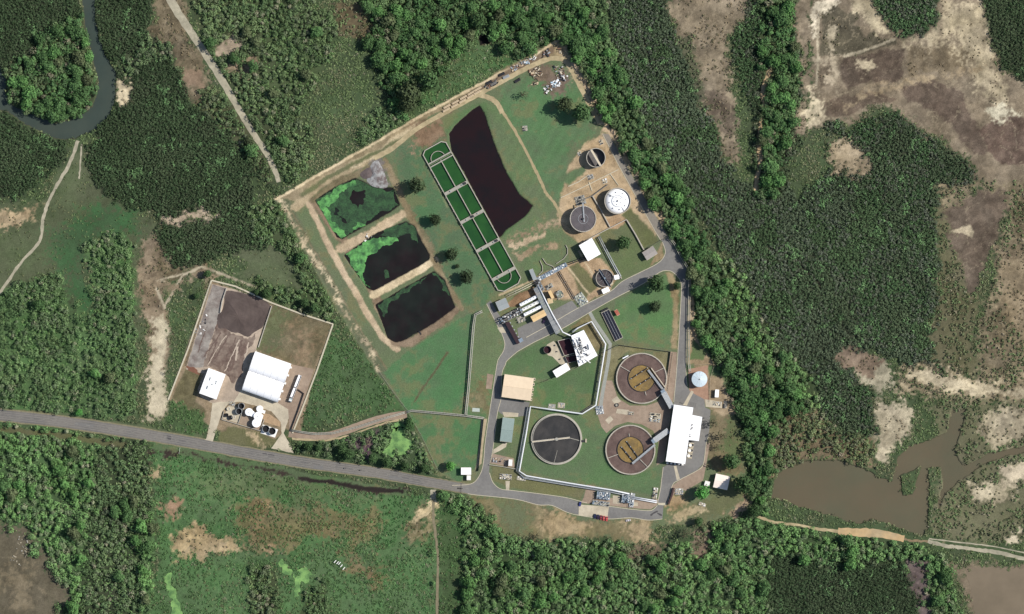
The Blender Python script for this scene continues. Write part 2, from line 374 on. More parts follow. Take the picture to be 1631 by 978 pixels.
# south
z('690,788 745,796 790,800 800,850 860,862 960,858 1010,878 1050,868 1120,842 1185,815 1205,790 1225,825 1270,842 1400,858 1470,868 1520,900 1540,1040 690,1040', (58, 78, 48), 'wd', 2, 4)
z('1235,880 1330,900 1440,895 1480,960 1470,1040 1240,1040 1225,930', MUD, 'md')
z('695,800 720,800 740,860 735,1040 695,1040', (62, 84, 50), 'sg')
z('1445,885 1470,895 1480,950 1488,1040 1470,1040 1455,940', (92, 80, 78), 'sp', 3, 4)
z('1518,895 1560,900 1720,905 1720,1060 1530,1060 1545,960', (112, 100, 82), None, 5, 8)
z('990,880 1030,860 1060,870 1040,900 1000,890', (100, 88, 70), 'sm')
z('1105,850 1130,840 1125,880 1140,890 1110,895', (112, 96, 80), 'sm')
z('-60,672 60,672 150,690 232,700 242,730 250,800 248,880 235,1060 -60,1060', (64, 88, 54), 'wd')
z('160,695 240,700 250,790 220,850 225,1040 120,1040 130,900 150,800', (54, 66, 44), 'wm')
z('-60,850 40,840 75,880 100,930 112,1060 -60,1060', (88, 82, 66), None, 6, 10)
z('10,905 40,900 55,960 20,970', (108, 98, 78), None, 6, 8)
z('238,700 300,708 400,735 520,765 640,790 690,792 695,1060 235,1060 246,900 250,800', (72, 102, 62), 'sg')
z('275,850 300,840 330,848 380,862 386,888 340,880 300,884 275,895', (150, 132, 98), 'sp', 3, 12)
z('258,800 285,802 282,820 262,818', (138, 110, 86), None, 3, 8)
z('240,750 256,742 260,758 244,764', (160, 142, 110), None, 3, 4)
z('360,800 420,790 480,810 600,815 600,860 520,850 450,870 400,872 380,840', (104, 100, 68), 'sg', 4, 12)
z('300,760 420,750 560,780 600,800 480,800 360,790', (84, 102, 66), 'sg', 5, 10)
z('404,800 430,796 434,806 410,812', (140, 118, 84), 'sp', 2, 5)
z('425,865 440,862 436,880 426,884', (136, 112, 82), 'sp', 2, 5)
z('582,912 596,908 592,922 584,926', (134, 108, 82), None, 2, 4)
z('500,815 570,820 560,870 510,860', (96, 92, 62), 'sg', 6, 12)
z('520,850 545,880 600,900 595,925 560,905', (100, 90, 62), 'sg', 6, 12)
z('640,830 680,810 690,845 655,860', (112, 104, 74), 'sp', 4, 10)
rb('660,828 680,815 692,800', 5, (176, 158, 120), None, 3, 4)
z('400,900 440,905 440,1040 395,1040', (58, 70, 44), 'wm')
z('480,945 520,930 530,1040 480,1040', (58, 70, 44), 'wm')
z('400,870 430,800 400,790 408,812', (118, 104, 74), 'sg', 4, 10)
# road verges
rb('-30,680 100,694 200,709', 10, (86, 88, 58), None, 3, 2)
rb('-30,652 100,662 230,682 320,697', 8, (74, 84, 56), None, 3, 3)
rb('250,712 400,742 520,765 640,785', 14, (70, 92, 56), None, 3, 3)
rb('240,718 300,725 420,748 500,765 560,775 600,782 650,785', 4.5, (52, 42, 38), None, 2, 4.5)
rb('480,762 560,774 640,784', 7, (40, 34, 32), None, 2, 3)
z('480,702 650,660 690,740 692,760 600,742 520,728 470,718', (56, 76, 48), 'wm', 3, 3)
z('565,705 585,690 600,700 585,725', (88, 66, 78), 'sp', 4, 8)
z('275,640 330,655 325,690 300,695 250,670', (66, 90, 54), 'sg')
z('355,688 455,700 440,712 350,705', (100, 98, 66), None, 3, 4)
# ------------- the works compound
z('440,316 562,246 622,212 722,156 842,94 893,60 912,88 930,130 955,188 985,235 1012,285 1045,340 1066,375 1100,428 1104,505 1116,540 1130,566 1150,602 1166,650 1182,700 1188,750 1185,800 1165,820 1120,835 1050,838 1010,868 960,852 860,858 800,845 790,798 745,790 735,775 692,748 650,660 598,592 520,465', (84, 98, 66), None, 1.5, 1.5)
z('440,316 893,60 905,82 800,130 700,178 640,212 600,250 500,300 470,320', (134, 120, 92), None, 3, 3)
rb('456,325 496,400 536,470 576,540 615,598', 15, (84, 92, 66), None, 2, 2)
rb('470,330 500,300 540,277 580,256 610,240 640,216 665,203', 15, (152, 136, 106), None, 2.5, 3)
rb('560,262 600,245 640,218 665,203', 12, (178, 162, 130), None, 2, 3)
rb('492,325 520,385 545,430 580,490 610,540 634,556', 10, (172, 152, 124), None, 1.5, 2)
rb('463,335 500,398 540,465 580,535 618,590', 2, (118, 108, 84), None, 1.5, 1)
rb('446,318 470,360 500,412 530,460 560,510 590,560 604,588', 5, (164, 150, 122), 'sx', 2, 3)
rb('440,318 560,248 622,213 720,157 840,96 893,61', 4, (190, 172, 138), None, 1.5, 1.2)
rb('480,310 560,262 640,222 720,172 790,135', 7, (96, 100, 68), None, 3, 2)
# lagoon banks
rb('500,320 545,380 590,455 630,545 655,545 725,495', 15, (124, 106, 86), None, 3, 2)
rb('500,318 540,292 600,262 620,268 650,330 690,400 725,480', 12, (112, 102, 76), None, 3, 3)
rb('542,396 600,366 642,340', 14, (172, 152, 122), None, 3, 2)
rb('595,470 640,445 692,416', 13, (188, 170, 136), None, 2, 2)
z('636,232 672,222 680,262 720,330 790,455 775,488 735,492 700,420 660,340 632,280', (66, 96, 62), None, 4, 4)
rb('614,255 645,330 695,425 735,492', 9, (124, 110, 82), None, 2.5, 2)
z('655,208 700,185 712,215 690,228 675,238 660,232', (126, 104, 82), None, 4, 4)
rb('668,240 690,280 712,330', 2.5, (110, 116, 82), None, 2, 1)
z('575,275 605,255 618,280 615,300 590,300', (104, 98, 94), None, 3, 5)
z('705,190 760,163 775,165 785,205 800,250 850,322 838,350 800,378 780,380 716,240', (74, 98, 60), None, 4, 3)
z('800,140 870,105 905,108 925,140 948,190 945,215 915,225 905,265 930,275 880,330 850,270 815,205 798,170', (72, 102, 64), None, 4, 4)
z('775,168 800,172 840,245 885,330 870,350 850,322 806,270 785,205', (80, 100, 64), None, 4, 3)
z('800,380 845,345 885,350 905,385 900,415 850,435 825,420', (80, 100, 64), None, 4, 4)
rb('815,385 850,365 890,352', 7, (140, 122, 98), None, 4, 6)
z('840,110 870,100 880,108 880,140 845,135', (110, 96, 80), None, 3, 6)
z('868,125 900,110 910,125 900,150 870,150', (112, 98, 86), None, 3, 6)
rb('705,180 770,142 830,105 880,80 890,70', 9, (112, 96, 78), None, 3, 3)
z('880,68 900,66 912,92 925,125 905,95 885,90', (160, 142, 110), None, 3, 3)
rb('915,105 935,140 955,185 975,220 1000,262 1030,318 1052,352', 9, (172, 150, 120), None, 3, 4)
z('905,262 935,225 958,215 1050,370 1040,385 1000,350 960,372 925,392 900,370 888,340', (166, 144, 112), None, 3, 3)
z('990,345 1005,330 1040,370 1050,384 1024,395', (92, 98, 62), None, 3, 3)
z('885,285 930,262 935,272 905,295', (76, 100, 64), None, 3, 2)
z('955,372 998,350 1026,400 1046,420 990,446 970,400', (82, 96, 60), None, 2, 2)
z('845,445 900,420 930,412 955,410 985,445 965,465 935,482 905,478 870,478 858,460', (158, 134, 104), None, 3, 3)
z('905,425 922,418 955,455 930,480 915,450', (98, 98, 66), None, 3, 3)
z('1055,385 1058,410 1035,425 1045,405', (136, 120, 90), None, 2, 2)
z('980,478 1040,448 1066,434 1080,450 1082,520 1079,556 990,542 975,510', (74, 104, 62), None, 3, 3)
z('1060,434 1072,436 1082,455 1080,555 1070,555 1074,480', (138, 122, 90), None, 3, 3)
z('820,470 850,455 860,470 830,485 800,495', (130, 104, 78), None, 2, 3)
rb('1100,440 1103,480 1104,520 1112,560 1122,580', 6, (164, 144, 114), None, 2, 3)
z('812,392 830,384 852,378 870,372 862,382 838,390 818,398', (168, 148, 120), None, 1.5, 5)
z('820,405 850,396 880,390 884,396 850,404 824,412', (140, 122, 96), None, 1.5, 5)
rb('795,470 840,450 880,430', 3, (168, 150, 120), None, 1, 1)
rb('922,400 940,430 955,460', 3, (178, 160, 130), None, 1, 1)
rb('905,426 925,452 940,470', 2.5, (176, 158, 126), None, 1, 1)
z('985,340 1000,352 985,362 970,365 965,350', (150, 124, 94), None, 2, 3)
# lawns west side
z('610,592 650,560 745,500 775,490 797,530 802,548 792,576 782,640 772,665 650,657', (66, 102, 62), None, 3, 3)
z('755,500 775,490 797,530 802,548 792,576 782,640 772,662 745,660', (84, 102, 66), None, 3, 2)
z('752,600 775,610 775,655 748,650', (110, 104, 74), None, 6, 6)
z('652,660 770,668 762,742 745,752 732,770 698,748', (64, 100, 60), None, 2, 2)
rb('660,640 690,595 712,562', 3.5, (84, 82, 58), None, 2, 2)
rb('700,668 705,745', 8, (84, 100, 64), None, 6, 5)
z('806,575 830,560 870,540 882,548 905,590 880,605 850,603 803,594', (72, 98, 60), None, 2, 2)
z('850,610 880,605 920,585 950,568 945,640 925,655 850,645', (70, 98, 58), None, 2, 2)
z('905,522 938,500 965,550 950,560 930,525', (112, 104, 72), None, 2, 2)
z('845,650 930,660 958,650 965,665 975,690 966,720 985,752 1010,758 1045,745 1055,740 1050,775 1040,790 840,752 830,745', (74, 100, 62), None, 3, 3)
z('958,560 990,552 1066,562 1060,600 1040,560 1000,560 985,575 978,605 958,608', (112, 108, 76), None, 2, 2)
z('805,738 838,755 930,778 925,795 812,778 785,765 782,742', (104, 104, 70), None, 3, 3)
z('818,668 826,655 836,662 826,740 815,735 800,710 820,700', (80, 98, 62), None, 3, 3)
z('745,790 800,795 850,802 880,806 905,820 960,830 1050,832 1010,866 960,852 860,858 800,845', (112, 104, 74), None, 3, 4)
z('860,810 895,818 930,830 925,845 880,850 860,835', (148, 130, 98), None, 4, 10)
z('1000,840 1030,835 1045,860 1010,866', (150, 132, 100), None, 5, 8)
z('790,800 830,802 850,820 835,850 805,845', (84, 96, 62), None, 4, 5)
z('1062,805 1080,790 1110,800 1150,780 1188,760 1185,805 1160,822 1110,830 1062,830', (96, 100, 68), None, 4, 4)
z('1066,825 1110,808 1130,812 1068,836', (156, 140, 108), None, 3, 4)
z('1060,790 1085,785 1092,800 1066,812', (146, 124, 92), None, 4, 4)
z('1125,690 1138,640 1160,640 1182,700 1188,755 1150,755 1125,740', (110, 100, 74), None, 3, 4)
z('1165,655 1180,700 1186,740 1160,740 1150,700', (86, 98, 62), 'sp', 4, 4)
z('1096,440 1110,540 1150,600 1175,660 1150,665 1120,640 1105,580 1096,580', (150, 132, 104), None, 3, 3)
z('1104,540 1125,560 1120,575 1100,572', (78, 94, 58), None, 2, 3)
z('1128,582 1145,585 1158,610 1145,620 1130,615', (72, 96, 58), None, 2, 2)
z('1125,595 1128,640 1160,660 1150,600', (136, 118, 92), None, 5, 3)
z('1158,815 1185,790 1190,800 1172,828', (150, 128, 104), None, 2, 4)
# sludge handling compound
z('336,446 432,482 531,516 500,600 478,690 455,684 440,700 355,690 268,638', (132, 116, 92), None, 1.5, 1.5)
z('430,484 528,517 500,588 462,578 412,560', (102, 94, 70), None, 3, 2)
z('415,500 440,490 470,500 440,560 412,555', (88, 94, 64), None, 6, 5)
z('470,520 500,540 490,580 470,570', (122, 104, 80), None, 8, 8)
z('295,588 320,595 312,640 330,655 322,668 274,634', (98, 92, 66), None, 2, 2)
z('272,640 325,658 322,690 310,692 280,670', (68, 92, 54), 'sg', 2, 2)
z('350,690 365,678 420,690 432,700 420,715 350,705', (96, 96, 64), None, 3, 3)
z('395,690 405,690 420,712 400,708', (166, 148, 116), None, 3, 5)

WATER = {}
WATER['creek'] = ('152,-40 152,0 151,30 157,60 166,85 178,105 184,120 185,150 180,172 165,193 145,210 120,220 95,220 70,212 50,203 30,190 12,178 -40,160 -40,100 0,108 8,130 8,150 15,165 28,174 45,182 65,188 88,196 110,194 130,184 148,170 156,148 156,125 152,105 146,85 140,60 134,30 132,0 132,-40')
WATER['pond_east'] = ('1230,792 1233,769 1250,749 1283,735 1333,732 1363,742 1393,759 1421,769 1426,750 1430,728 1450,712 1483,702 1508,690 1514,668 1518,655 1536,652 1530,685 1520,716 1528,738 1552,736 1572,724 1600,717 1700,704 1700,711 1602,724 1560,742 1525,768 1505,788 1482,840 1466,852 1436,840 1390,826 1366,834 1323,819 1273,807')
WATER['storage_pond'] = ('762.7,168.7 770.8,180 779,208 790.5,240.7 806.8,276.6 826.5,309.4 847.7,327.4 836.3,343.7 806.8,365 795.4,378 720,240 715.2,212.9 726.7,198 748,178.5')
WATER['lagoon_north'] = ('502,319 535,298 565,284 590,296 612,298 625,300 635,326 624,335 545,380 537,377')
WATER['lagoon_middle'] = ('548,407 598.6,372 646,353 659,361 683,407 683,414 595,463 585,459')
WATER['lagoon_south'] = ('598.6,486 645,458 691,432.5 707,446 724,490 690,515 642,542 629,545 618,538')
islands = [PL('1434,755 1455,750 1470,742 1462,765 1455,788 1436,790'), PL('1478,745 1500,742 1505,775 1495,800 1500,850 1478,850 1478,800'), PL('1540,690 1520,715 1530,742 1555,735 1600,700 1590,680')]

xs = np.concatenate([-900*1.45**np.arange(8, 0, -1.)*0.2-60, np.arange(-60, 1692, 1.5), 1691+900*1.45**np.arange(1, 9.)*0.2])
ys = np.concatenate([-900*1.45**np.arange(8, 0, -1.)*0.2-50, np.arange(-50, 1030, 1.5), 1029+900*1.45**np.arange(1, 9.)*0.2])
GX, GY = np.meshgrid(xs, ys)
NXg, NYg = len(xs), len(ys)
w1 = fbm(GX, GY, 26, 11, 5, 0.6); w2 = fbm(GX, GY, 26, 41, 5, 0.6)
big = fbm(GX, GY, 60, 71, 4); mid = fbm(GX, GY, 14, 91, 4, 0.65); fine = fbm(GX, GY, 4.0, 131, 3, 0.7)
colm = np.zeros(GX.shape+(3,)); colm[:] = lin(GRN)
VEG = ['none', 'sg', 'gs', 'sc', 'sm', 'sp', 'sx', 'md', 'mg', 'mx', 'wd', 'wm', 'wb']
vegm = np.full(GX.shape, VEG.index('sc'), np.int8)
def region(poly, pad, wp, wd=None, f=2, na=1.5):
    a = np.array(poly); x0, y0 = a.min(0)-pad; x1, y1 = a.max(0)+pad
    i0, i1 = np.searchsorted(ys, [y0, y1]); j0, j1 = np.searchsorted(xs, [x0, x1])
    if i1 <= i0 or j1 <= j0: return None
    sl_ = (slice(i0, i1), slice(j0, j1))
    X = GX[sl_]+w1[sl_]*wp; Y = GY[sl_]+w2[sl_]*wp
    if wd is None:
        dd = segdist(X, Y, poly, True); sd = np.where(pip(X, Y, poly), dd, -dd)
    else: sd = wd/2-segdist(X, Y, poly, False)
    nz = mid[sl_]*0.95+fine[sl_]*1.0
    return sl_, np.clip(sd/max(f, .1)+0.5+nz*min(na, f*.42), 0, 1), sd
for poly, c, v, f, wp, k, wd in Z:
    wildz = v is not None or wp > 3.5
    r = region(poly, 4*f+wp*2+(wd or 0)+3, wp*(1.9 if wildz else 1.2), wd, f*(2.6 if wildz else 1.1), 1.5 if wildz else 0.7)
    if r is None: continue
    sl_, m_, sd = r
    colm[sl_] = colm[sl_]*(1-m_[..., None])+lin(c)*m_[..., None]
    vegm[sl_] = np.where(m_ > 0.5, VEG.index(v) if v else 0, vegm[sl_])
# relief: basins below, banks above; shallow ripples elsewhere none
hz = np.zeros(GX.shape)
for nm, s_ in WATER.items():
    poly = PL(s_); wp = 4 if nm in ('creek', 'pond_east') else 2.0
    r = region(poly, 14, wp*(1 if wp == 4 else .5), None, 3.0, 0.5 if wp == 4 else 0.3)
    if r is None: continue
    sl_, m_, sd = r
    if nm == 'pond_east':
        for isl in islands:
            dd = segdist(GX[sl_]+w1[sl_]*4, GY[sl_]+w2[sl_]*4, isl, True)
            s2 = np.where(pip(GX[sl_]+w1[sl_]*4, GY[sl_]+w2[sl_]*4, isl), dd, -dd)
            m_ = np.minimum(m_, np.clip(-s2/4+0.5, 0, 1))
    hz[sl_] = np.minimum(hz[sl_], -1.9*m_)
    vegm[sl_] = np.where((m_ > 0.28), 0, vegm[sl_])
    bank = lin((70, 62, 50))
    mm = np.clip(m_*2.5, 0, 1)[..., None]; colm[sl_] = colm[sl_]*(1-mm)+bank*mm
wild = (vegm > 0).astype(float)
amp = 0.10+0.13*wild
f_ = 1+amp*(big*0.9+mid*1.1+fine*0.9)
flat_ = np.clip((colm[..., 0]-colm[..., 1]*0.98)*60, 0, 1)          # bare and brownish soils are more broken up
sp8 = fbm(GX, GY, 8, 611, 4, 0.7); sp30 = fbm(GX, GY, 34, 631, 5, 0.65)
f_ = f_+flat_*(0.42*sp8+0.34*sp30)
colm *= np.clip(f_, 0.45, 1.7)[..., None]
crisp = fbm(GX, GY, 20, 811, 6, 0.72); ridge = np.abs(fbm(GX, GY, 46, 831, 5, 0.55)); ridge2 = np.abs(fbm(GX, GY, 17, 851, 4, 0.6))
isfl = (flat_ > .5)&((GX > 1200)|np.isin(vegm, [VEG.index('sp'), VEG.index('sx')]))&np.isin(vegm, [0, VEG.index('sp'), VEG.index('sx'), VEG.index('sm')])&~((GX > 1500)&(GY > 880))
k_ = np.clip(crisp*5, -1, 1)*0.22; k_ = np.where(isfl, k_, 0); colm *= (1+k_)[..., None]
rl = (np.clip(1-ridge/0.022, 0, 1)*0.55+np.clip(1-ridge2/0.03, 0, 1)*0.25)*isfl*(colm.mean(-1) < 0.3)
colm = colm*(1-rl[..., None])+lin((150, 137, 112))*rl[..., None]
tint = np.clip(0.5+1.1*sp30, 0, 1)[..., None]*0.30                       # drifts of dry and of green cover
colm = colm*(1-tint)+tint*(colm.mean(-1, keepdims=True)*np.array([1.18, 1.02, 0.80]))
lawn = (vegm == 0)&(colm[..., 1] > colm[..., 0]*1.12)
st_ = np.sin((GX*0.87+GY*0.5)/2.3+1.5*w1)*0.045*((GX > 790)&(GX < 950)&(GY > 100)&(GY < 330))
colm *= (1+st_*lawn)[..., None]; colm[lawn] *= np.array([1.24, 1.19, 1.30])
# dry grass flecks in the mown parts
dry = np.clip((mid*0.7+big*0.6-0.1)*1.9, 0, 0.48)[..., None]*(1-wild[..., None])*(colm[..., 1:2] > colm[..., 0:1]*1.15)
colm = colm*(1-dry)+lin((110, 102, 72))*dry
# wheel worn and cracked lines over the bare flats
WX, WY = (GX-CX)*S, (CY-GY)*S
co = np.stack([WX, WY, hz], -1).reshape(-1, 3).astype(np.float32)
idx = np.arange(NXg*NYg).reshape(NYg, NXg)
q = np.stack([idx[1:, :-1], idx[1:, 1:], idx[:-1, 1:], idx[:-1, :-1]], -1).reshape(-1, 4).astype(np.int32)
def np_mesh(name, co, q, col=None):
    me = bpy.data.meshes.new(name); k = q.shape[1]
    me.vertices.add(len(co)); me.vertices.foreach_set('co', np.ascontiguousarray(co, np.float32).ravel())
    me.loops.add(q.size); me.loops.foreach_set('vertex_index', np.ascontiguousarray(q, np.int32).ravel())
    me.polygons.add(len(q)); me.polygons.foreach_set('loop_start', np.arange(0, q.size, k, dtype=np.int32))
    me.polygons.foreach_set('loop_total', np.full(len(q), k, np.int32))
    me.update(calc_edges=True)
    if col is not None:
        a = me.attributes.new('Col', 'FLOAT_COLOR', 'POINT')
        c4 = np.ones((len(co), 4), np.float32); c4[:, :3] = col; a.data.foreach_set('color', c4.ravel())
    return me
ME = np_mesh('ground', co, q, colm.reshape(-1, 3))
M_ground = attr_mat('soil_and_grass', 0.9, 0.22, 0.95, 0.5, 0.5)
tag(link('ground', ME, M_ground), None, None, None, 'structure')

# ------------------------------------------------------------------ water sheets inside the basins
M_creek = mat('creek_water', (62, 70, 62), 0.3, 0.06, 0.05, 0.0, rgb2=(56, 66, 60), scale2=.02, spec=0.3)
M_pond = mat('brown_pond_water', (84, 82, 64), 0.4, 0.05, 0.03, 0.0, rgb2=(90, 82, 64), scale2=.012, spec=0.2)
M_black = mat('black_pond_water', (32, 18, 20), 0.35, 0.2, 0.03, 0.0, rgb2=(20, 16, 18), scale2=.03, spec=0.25)
M_lag = mat('lagoon_water', (30, 24, 24), 0.3, 0.25, 0.1, 0.0, rgb2=(28, 32, 28), scale2=.03, spec=0.25)
def grow(poly, g):
    c = np.array(poly); n = len(c); A = sum(c[i][0]*c[(i+1) % n][1]-c[(i+1) % n][0]*c[i][1] for i in range(n)); sg = 1 if A > 0 else -1
    out = []
    for i in range(n):
        t = c[(i+1) % n]-c[i-1]; l = np.hypot(*t) or 1
        out.append((c[i][0]+sg*t[1]/l*g, c[i][1]-sg*t[0]/l*g))
    return out
for nm, m_ in (('creek', M_creek), ('pond_east', M_pond), ('storage_pond', M_black), ('lagoon_north', M_lag), ('lagoon_middle', M_lag), ('lagoon_south', M_lag)):
    nn = {'pond_east': 'pond_water', 'creek': 'creek_water', 'storage_pond': 'pond_water', 'small_creek': 'creek_water'}.get(nm, 'lagoon_water')
    tri_sheet(nn, grow(PL(WATER[nm]), 3.0), -0.75, m_)
# floating green mats and reed beds in the lagoons
M_alg = mat('bright_duckweed', (92, 150, 82), 0.9, 0.25, 0.6, 0.4, rgb2=(54, 92, 56), scale2=0.16)
M_reed = mat('drowned_reed', (50, 80, 50), 0.9, 0.3, 1.0, 0.5, rgb2=(38, 58, 40), scale2=0.2)
M_scum = mat('lime_scum', (122, 160, 92), 0.9, 0.2, 0.4, 0.2, rgb2=(76, 108, 64), scale2=0.2)
def floatmat(name, s_, z_, m_, amp=1.2, label=None):
    return tri_sheet(name, frayed(PL(s_), amp*6.5, 1.2, 11.0), z_, m_, 'stuff')
floatmat('reed_bed', '503,318 535,298 566,284 600,296 625,302 634,326 580,357 545,378 537,374 503,328', -0.70, M_reed)
floatmat('duckweed', '506,320 530,303 564,286 566,294 545,308 522,330 528,350 552,372 545,378 536,372 520,350', -0.66, M_alg)
floatmat('open_water', '556,318 564,304 578,300 583,312 578,328 570,330 560,324', -0.63, M_lag)
floatmat('open_water', '534,328 540,330 540,340 550,352 548,358 540,350 536,342', -0.63, M_lag)
floatmat('duckweed', '560,362 575,352 582,358 568,366', -0.65, M_alg, 1.0)
floatmat('duckweed', '548,408 570,392 600,376 632,376 634,386 620,392 602,398 592,404 584,414 578,428 582,446 592,458 586,458 566,432', -0.70, M_alg)
floatmat('reed_bed', '600,372 645,354 660,364 668,384 655,382 650,372 625,378', -0.68, M_reed)
floatmat('duckweed', '612,432 618,430 620,440 614,444', -0.68, M_reed, .6)
floatmat('reed_bed', '600,486 640,462 680,442 676,448 640,470 618,484 614,505 608,500', -0.70, M_reed)
floatmat('reed_bed', '690,434 706,446 716,470 706,462 694,444', -0.70, M_reed)
floatmat('algae', '444,895 452,892 462,912 480,920 478,905 488,903 498,915 492,930 480,932 478,948 466,944 466,925 448,912', 0.3, M_scum, 2)
floatmat('algae', '258,916 272,912 274,926 284,945 292,990 275,990 270,940', 0.3, M_scum, 1.2)
floatmat('algae', '614,706 622,690 632,684 640,690 645,702 660,708 656,722 640,724 632,712 626,728 612,722', 0.3, M_scum, 2.5)
floatmat('algae', '636,672 644,684 630,690 622,682', 0.3, M_scum, 2)
# ------------------------------------------------------------------ roads, tracks, paving
M_asph = mat('asphalt', (118, 116, 112), 0.9, 0.08, 0.5, 0.1, rgb2=(108, 106, 103), scale2=0.05)
M_asph2 = mat('worn_highway_asphalt', (112, 108, 102), 0.9, 0.10, 0.6, 0.1, rgb2=(98, 96, 93), scale2=0.04)
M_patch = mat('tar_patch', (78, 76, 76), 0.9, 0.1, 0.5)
M_dirt = mat('dry_dirt', (170, 155, 122), 0.95, 0.16, 0.35, 0.3, rgb2=(148, 134, 104), scale2=0.08)
M_dirt2 = mat('grey_gravel', (162, 155, 134), 0.95, 0.14, 0.4, 0.3, rgb2=(140, 135, 116), scale2=0.07)
M_clay = mat('orange_clay', (176, 150, 112), 0.95, 0.18, 0.2, 0.3, rgb2=(160, 142, 112), scale2=0.06)
M_conc = mat('concrete', (182, 172, 150), 0.85, 0.1, 0.3, 0.0, rgb2=(164, 154, 134), scale2=0.08)
M_conc2 = mat('weathered_concrete', (150, 147, 136), 0.85, 0.12, 0.5)
M_pave = mat('pinkish_gravel', (146, 129, 112), 0.9, 0.12, 0.4, 0.1, rgb2=(134, 116, 100), scale2=0.06)
M_kerb = mat('kerb_concrete', (180, 172, 150), 0.85, 0.1, 0.8)
M_paint = mat('road_paint', (205, 205, 198), 0.7, 0.1, 2)
M_mark = mat('dark_road_mark', (70, 68, 68), 0.8, 0.1, 2)
hw = '-60,655 0,661 100,672 200,687 300,704 408,724 500,739 600,753 660,764 700,771 735,777 760,781'
ribbon('road_shoulder', PL(hw), lambda t: 22-5*t, 0.02, mat('verge_grit', (118, 112, 88), .95, .2, .6), 0.8, 8)
ribbon('highway', PL(hw), lambda t: 17.5-3.5*t, 0.04, M_asph2, 0.25, 8)
def dashes(name, pts, off, z_, m_, wd=0.25, dash=3.0, gap=6.0):
    q = smooth_pts(pts, 8); b = MB(); acc = 0; on = True; rem = dash
    for i in range(len(q)-1):
        a, c = q[i], q[i+1]; L = math.hypot(c[0]-a[0], c[1]-a[1]); t = 0
        while t < L:
            s_ = min(rem, L-t)
            if on:
                p0 = (a[0]+(c[0]-a[0])*t/L, a[1]+(c[1]-a[1])*t/L); p1 = (a[0]+(c[0]-a[0])*(t+s_)/L, a[1]+(c[1]-a[1])*(t+s_)/L)
                nx, ny = (c[1]-a[1])/L*off, -(c[0]-a[0])/L*off
                b.bar(PX(p0[0]+nx, p0[1]+ny), PX(p1[0]+nx, p1[1]+ny), wd, 0.01, z_)
            t += s_; rem -= s_
            if rem <= 1e-6: on = not on; rem = dash if on else gap
    return tag(b.build(name, m_), kind='structure')
dashes('centre_line', PL(hw), 0, 0.05, M_conc2, 0.16, 6, 12)
for o_ in (-5.2, -2.2, 2.2, 5.2): dashes('wheel_track', PL(hw), o_, 0.044, mat('polished_asphalt', (119, 115, 109), .85, .1, .3), 0.55, 300, 2)
P_A = PL('792,580 795,572 802,560 804.4,547 799.5,531 794.5,522.7 775,483.5 781.5,478.6 792,497 808,519 820,540 826,541 824,523 868,501 910.8,478.6 919.8,490 970,466 990.5,449 1020,434 1045,421.3 1056.5,411.6 1060,400 1055.6,386 1052.7,382.5 1064,378 1076,398 1087.6,419.4 1096.4,433 1093.5,519.5 1092,588 1094,615 1099.5,624 1122,636 1123,648.7 1131.7,653 1129.6,687 1124.7,705 1119.8,739 1110,749 1082,763.8 1070.7,772 1062.5,801.4 1047.8,801.4 1052.7,777 1056.8,744 1070,735 1072.7,643.4 1077,603.7 1081,550 1082.8,519.5 1085.7,462 1083.8,446.6 1074,434.5 1064.3,430.5 1050.7,433 1025.5,450.5 978.8,474.8 939.4,497 901,520 874.7,533 850,545 824,559.6 808,573 804.4,580')
tri_sheet('asphalt_road', P_A, 0.045, M_asph)
P_B = PL('804.4,580 798.8,596 797.6,634 792,656.5 787.5,692.5 784,719.5 780,737.5 779,753 785,769 796.5,779 814.5,781.4 860,787 900,792.6 922,799.5 921.6,820 901.8,814.8 879,804.6 856.8,803.6 820,794.4 760.5,788 745,786 735,783 735,772.5 742.5,772.4 756,768 766,753 770.6,735 773,706 778.5,667.8 785.3,622.8 792,580')
tri_sheet('asphalt_road', P_B, 0.049, M_asph)
tri_sheet('asphalt_road', PL('970,806.7 1000,811 1030.6,813.8 1038,812.8 1047,805.6 1049,802.5 1057,803.6 1055,826 1032.7,828 1004,824 985,825 967.5,826.5'), 0.049, M_asph)
tri_sheet('asphalt_road', PL('960,212.5 969.8,214 991,252.5 1027,314.7 1058,367 1064,377 1052,382 1045,369.6 1009,305 984.6,260.7'), 0.045, mat('old_asphalt', (124, 118, 108), .9, .1, .5))
tri_sheet('asphalt_yard', PL('798,634 844,641 838,662 822,664 800,660 793,655'), 0.041, M_asph)
tri_sheet('concrete_apron', PL('922,803.6 970,806.7 967.5,826 921.6,820.5'), 0.053, M_conc)
tri_sheet('concrete_apron', PL('1047.8,801 1062.5,801 1061,805 1048,804'), 0.057, M_kerb)
tri_sheet('concrete_apron', PL('1101,622 1105,624 1094,646 1088,645'), 0.057, M_conc)
tri_sheet('concrete_apron', PL('1073,741 1077,741 1083,763 1078,765'), 0.057, M_conc)
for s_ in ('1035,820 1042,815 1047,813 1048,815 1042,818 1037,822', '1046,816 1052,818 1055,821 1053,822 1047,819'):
    tri_sheet('dark_smudge', rough(PL(s_), .4, 1.5), 0.056, M_mark)  # two dark ragged smudges laid flat on the asphalt
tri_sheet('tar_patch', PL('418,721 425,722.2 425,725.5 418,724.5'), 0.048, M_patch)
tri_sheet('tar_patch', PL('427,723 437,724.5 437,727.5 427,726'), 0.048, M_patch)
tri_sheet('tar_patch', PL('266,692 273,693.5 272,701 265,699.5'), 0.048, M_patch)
tri_sheet('tar_patch', PL('728,776.5 737,777.5 737,779 728,778.5'), 0.054, M_mark)
tri_sheet('tar_patch', PL('1082,641 1088,642 1087,643 1081,642'), 0.052, M_mark)
tri_sheet('concrete_apron', PL('970,452 975,449 977,452 972,455'), 0.052, M_conc)
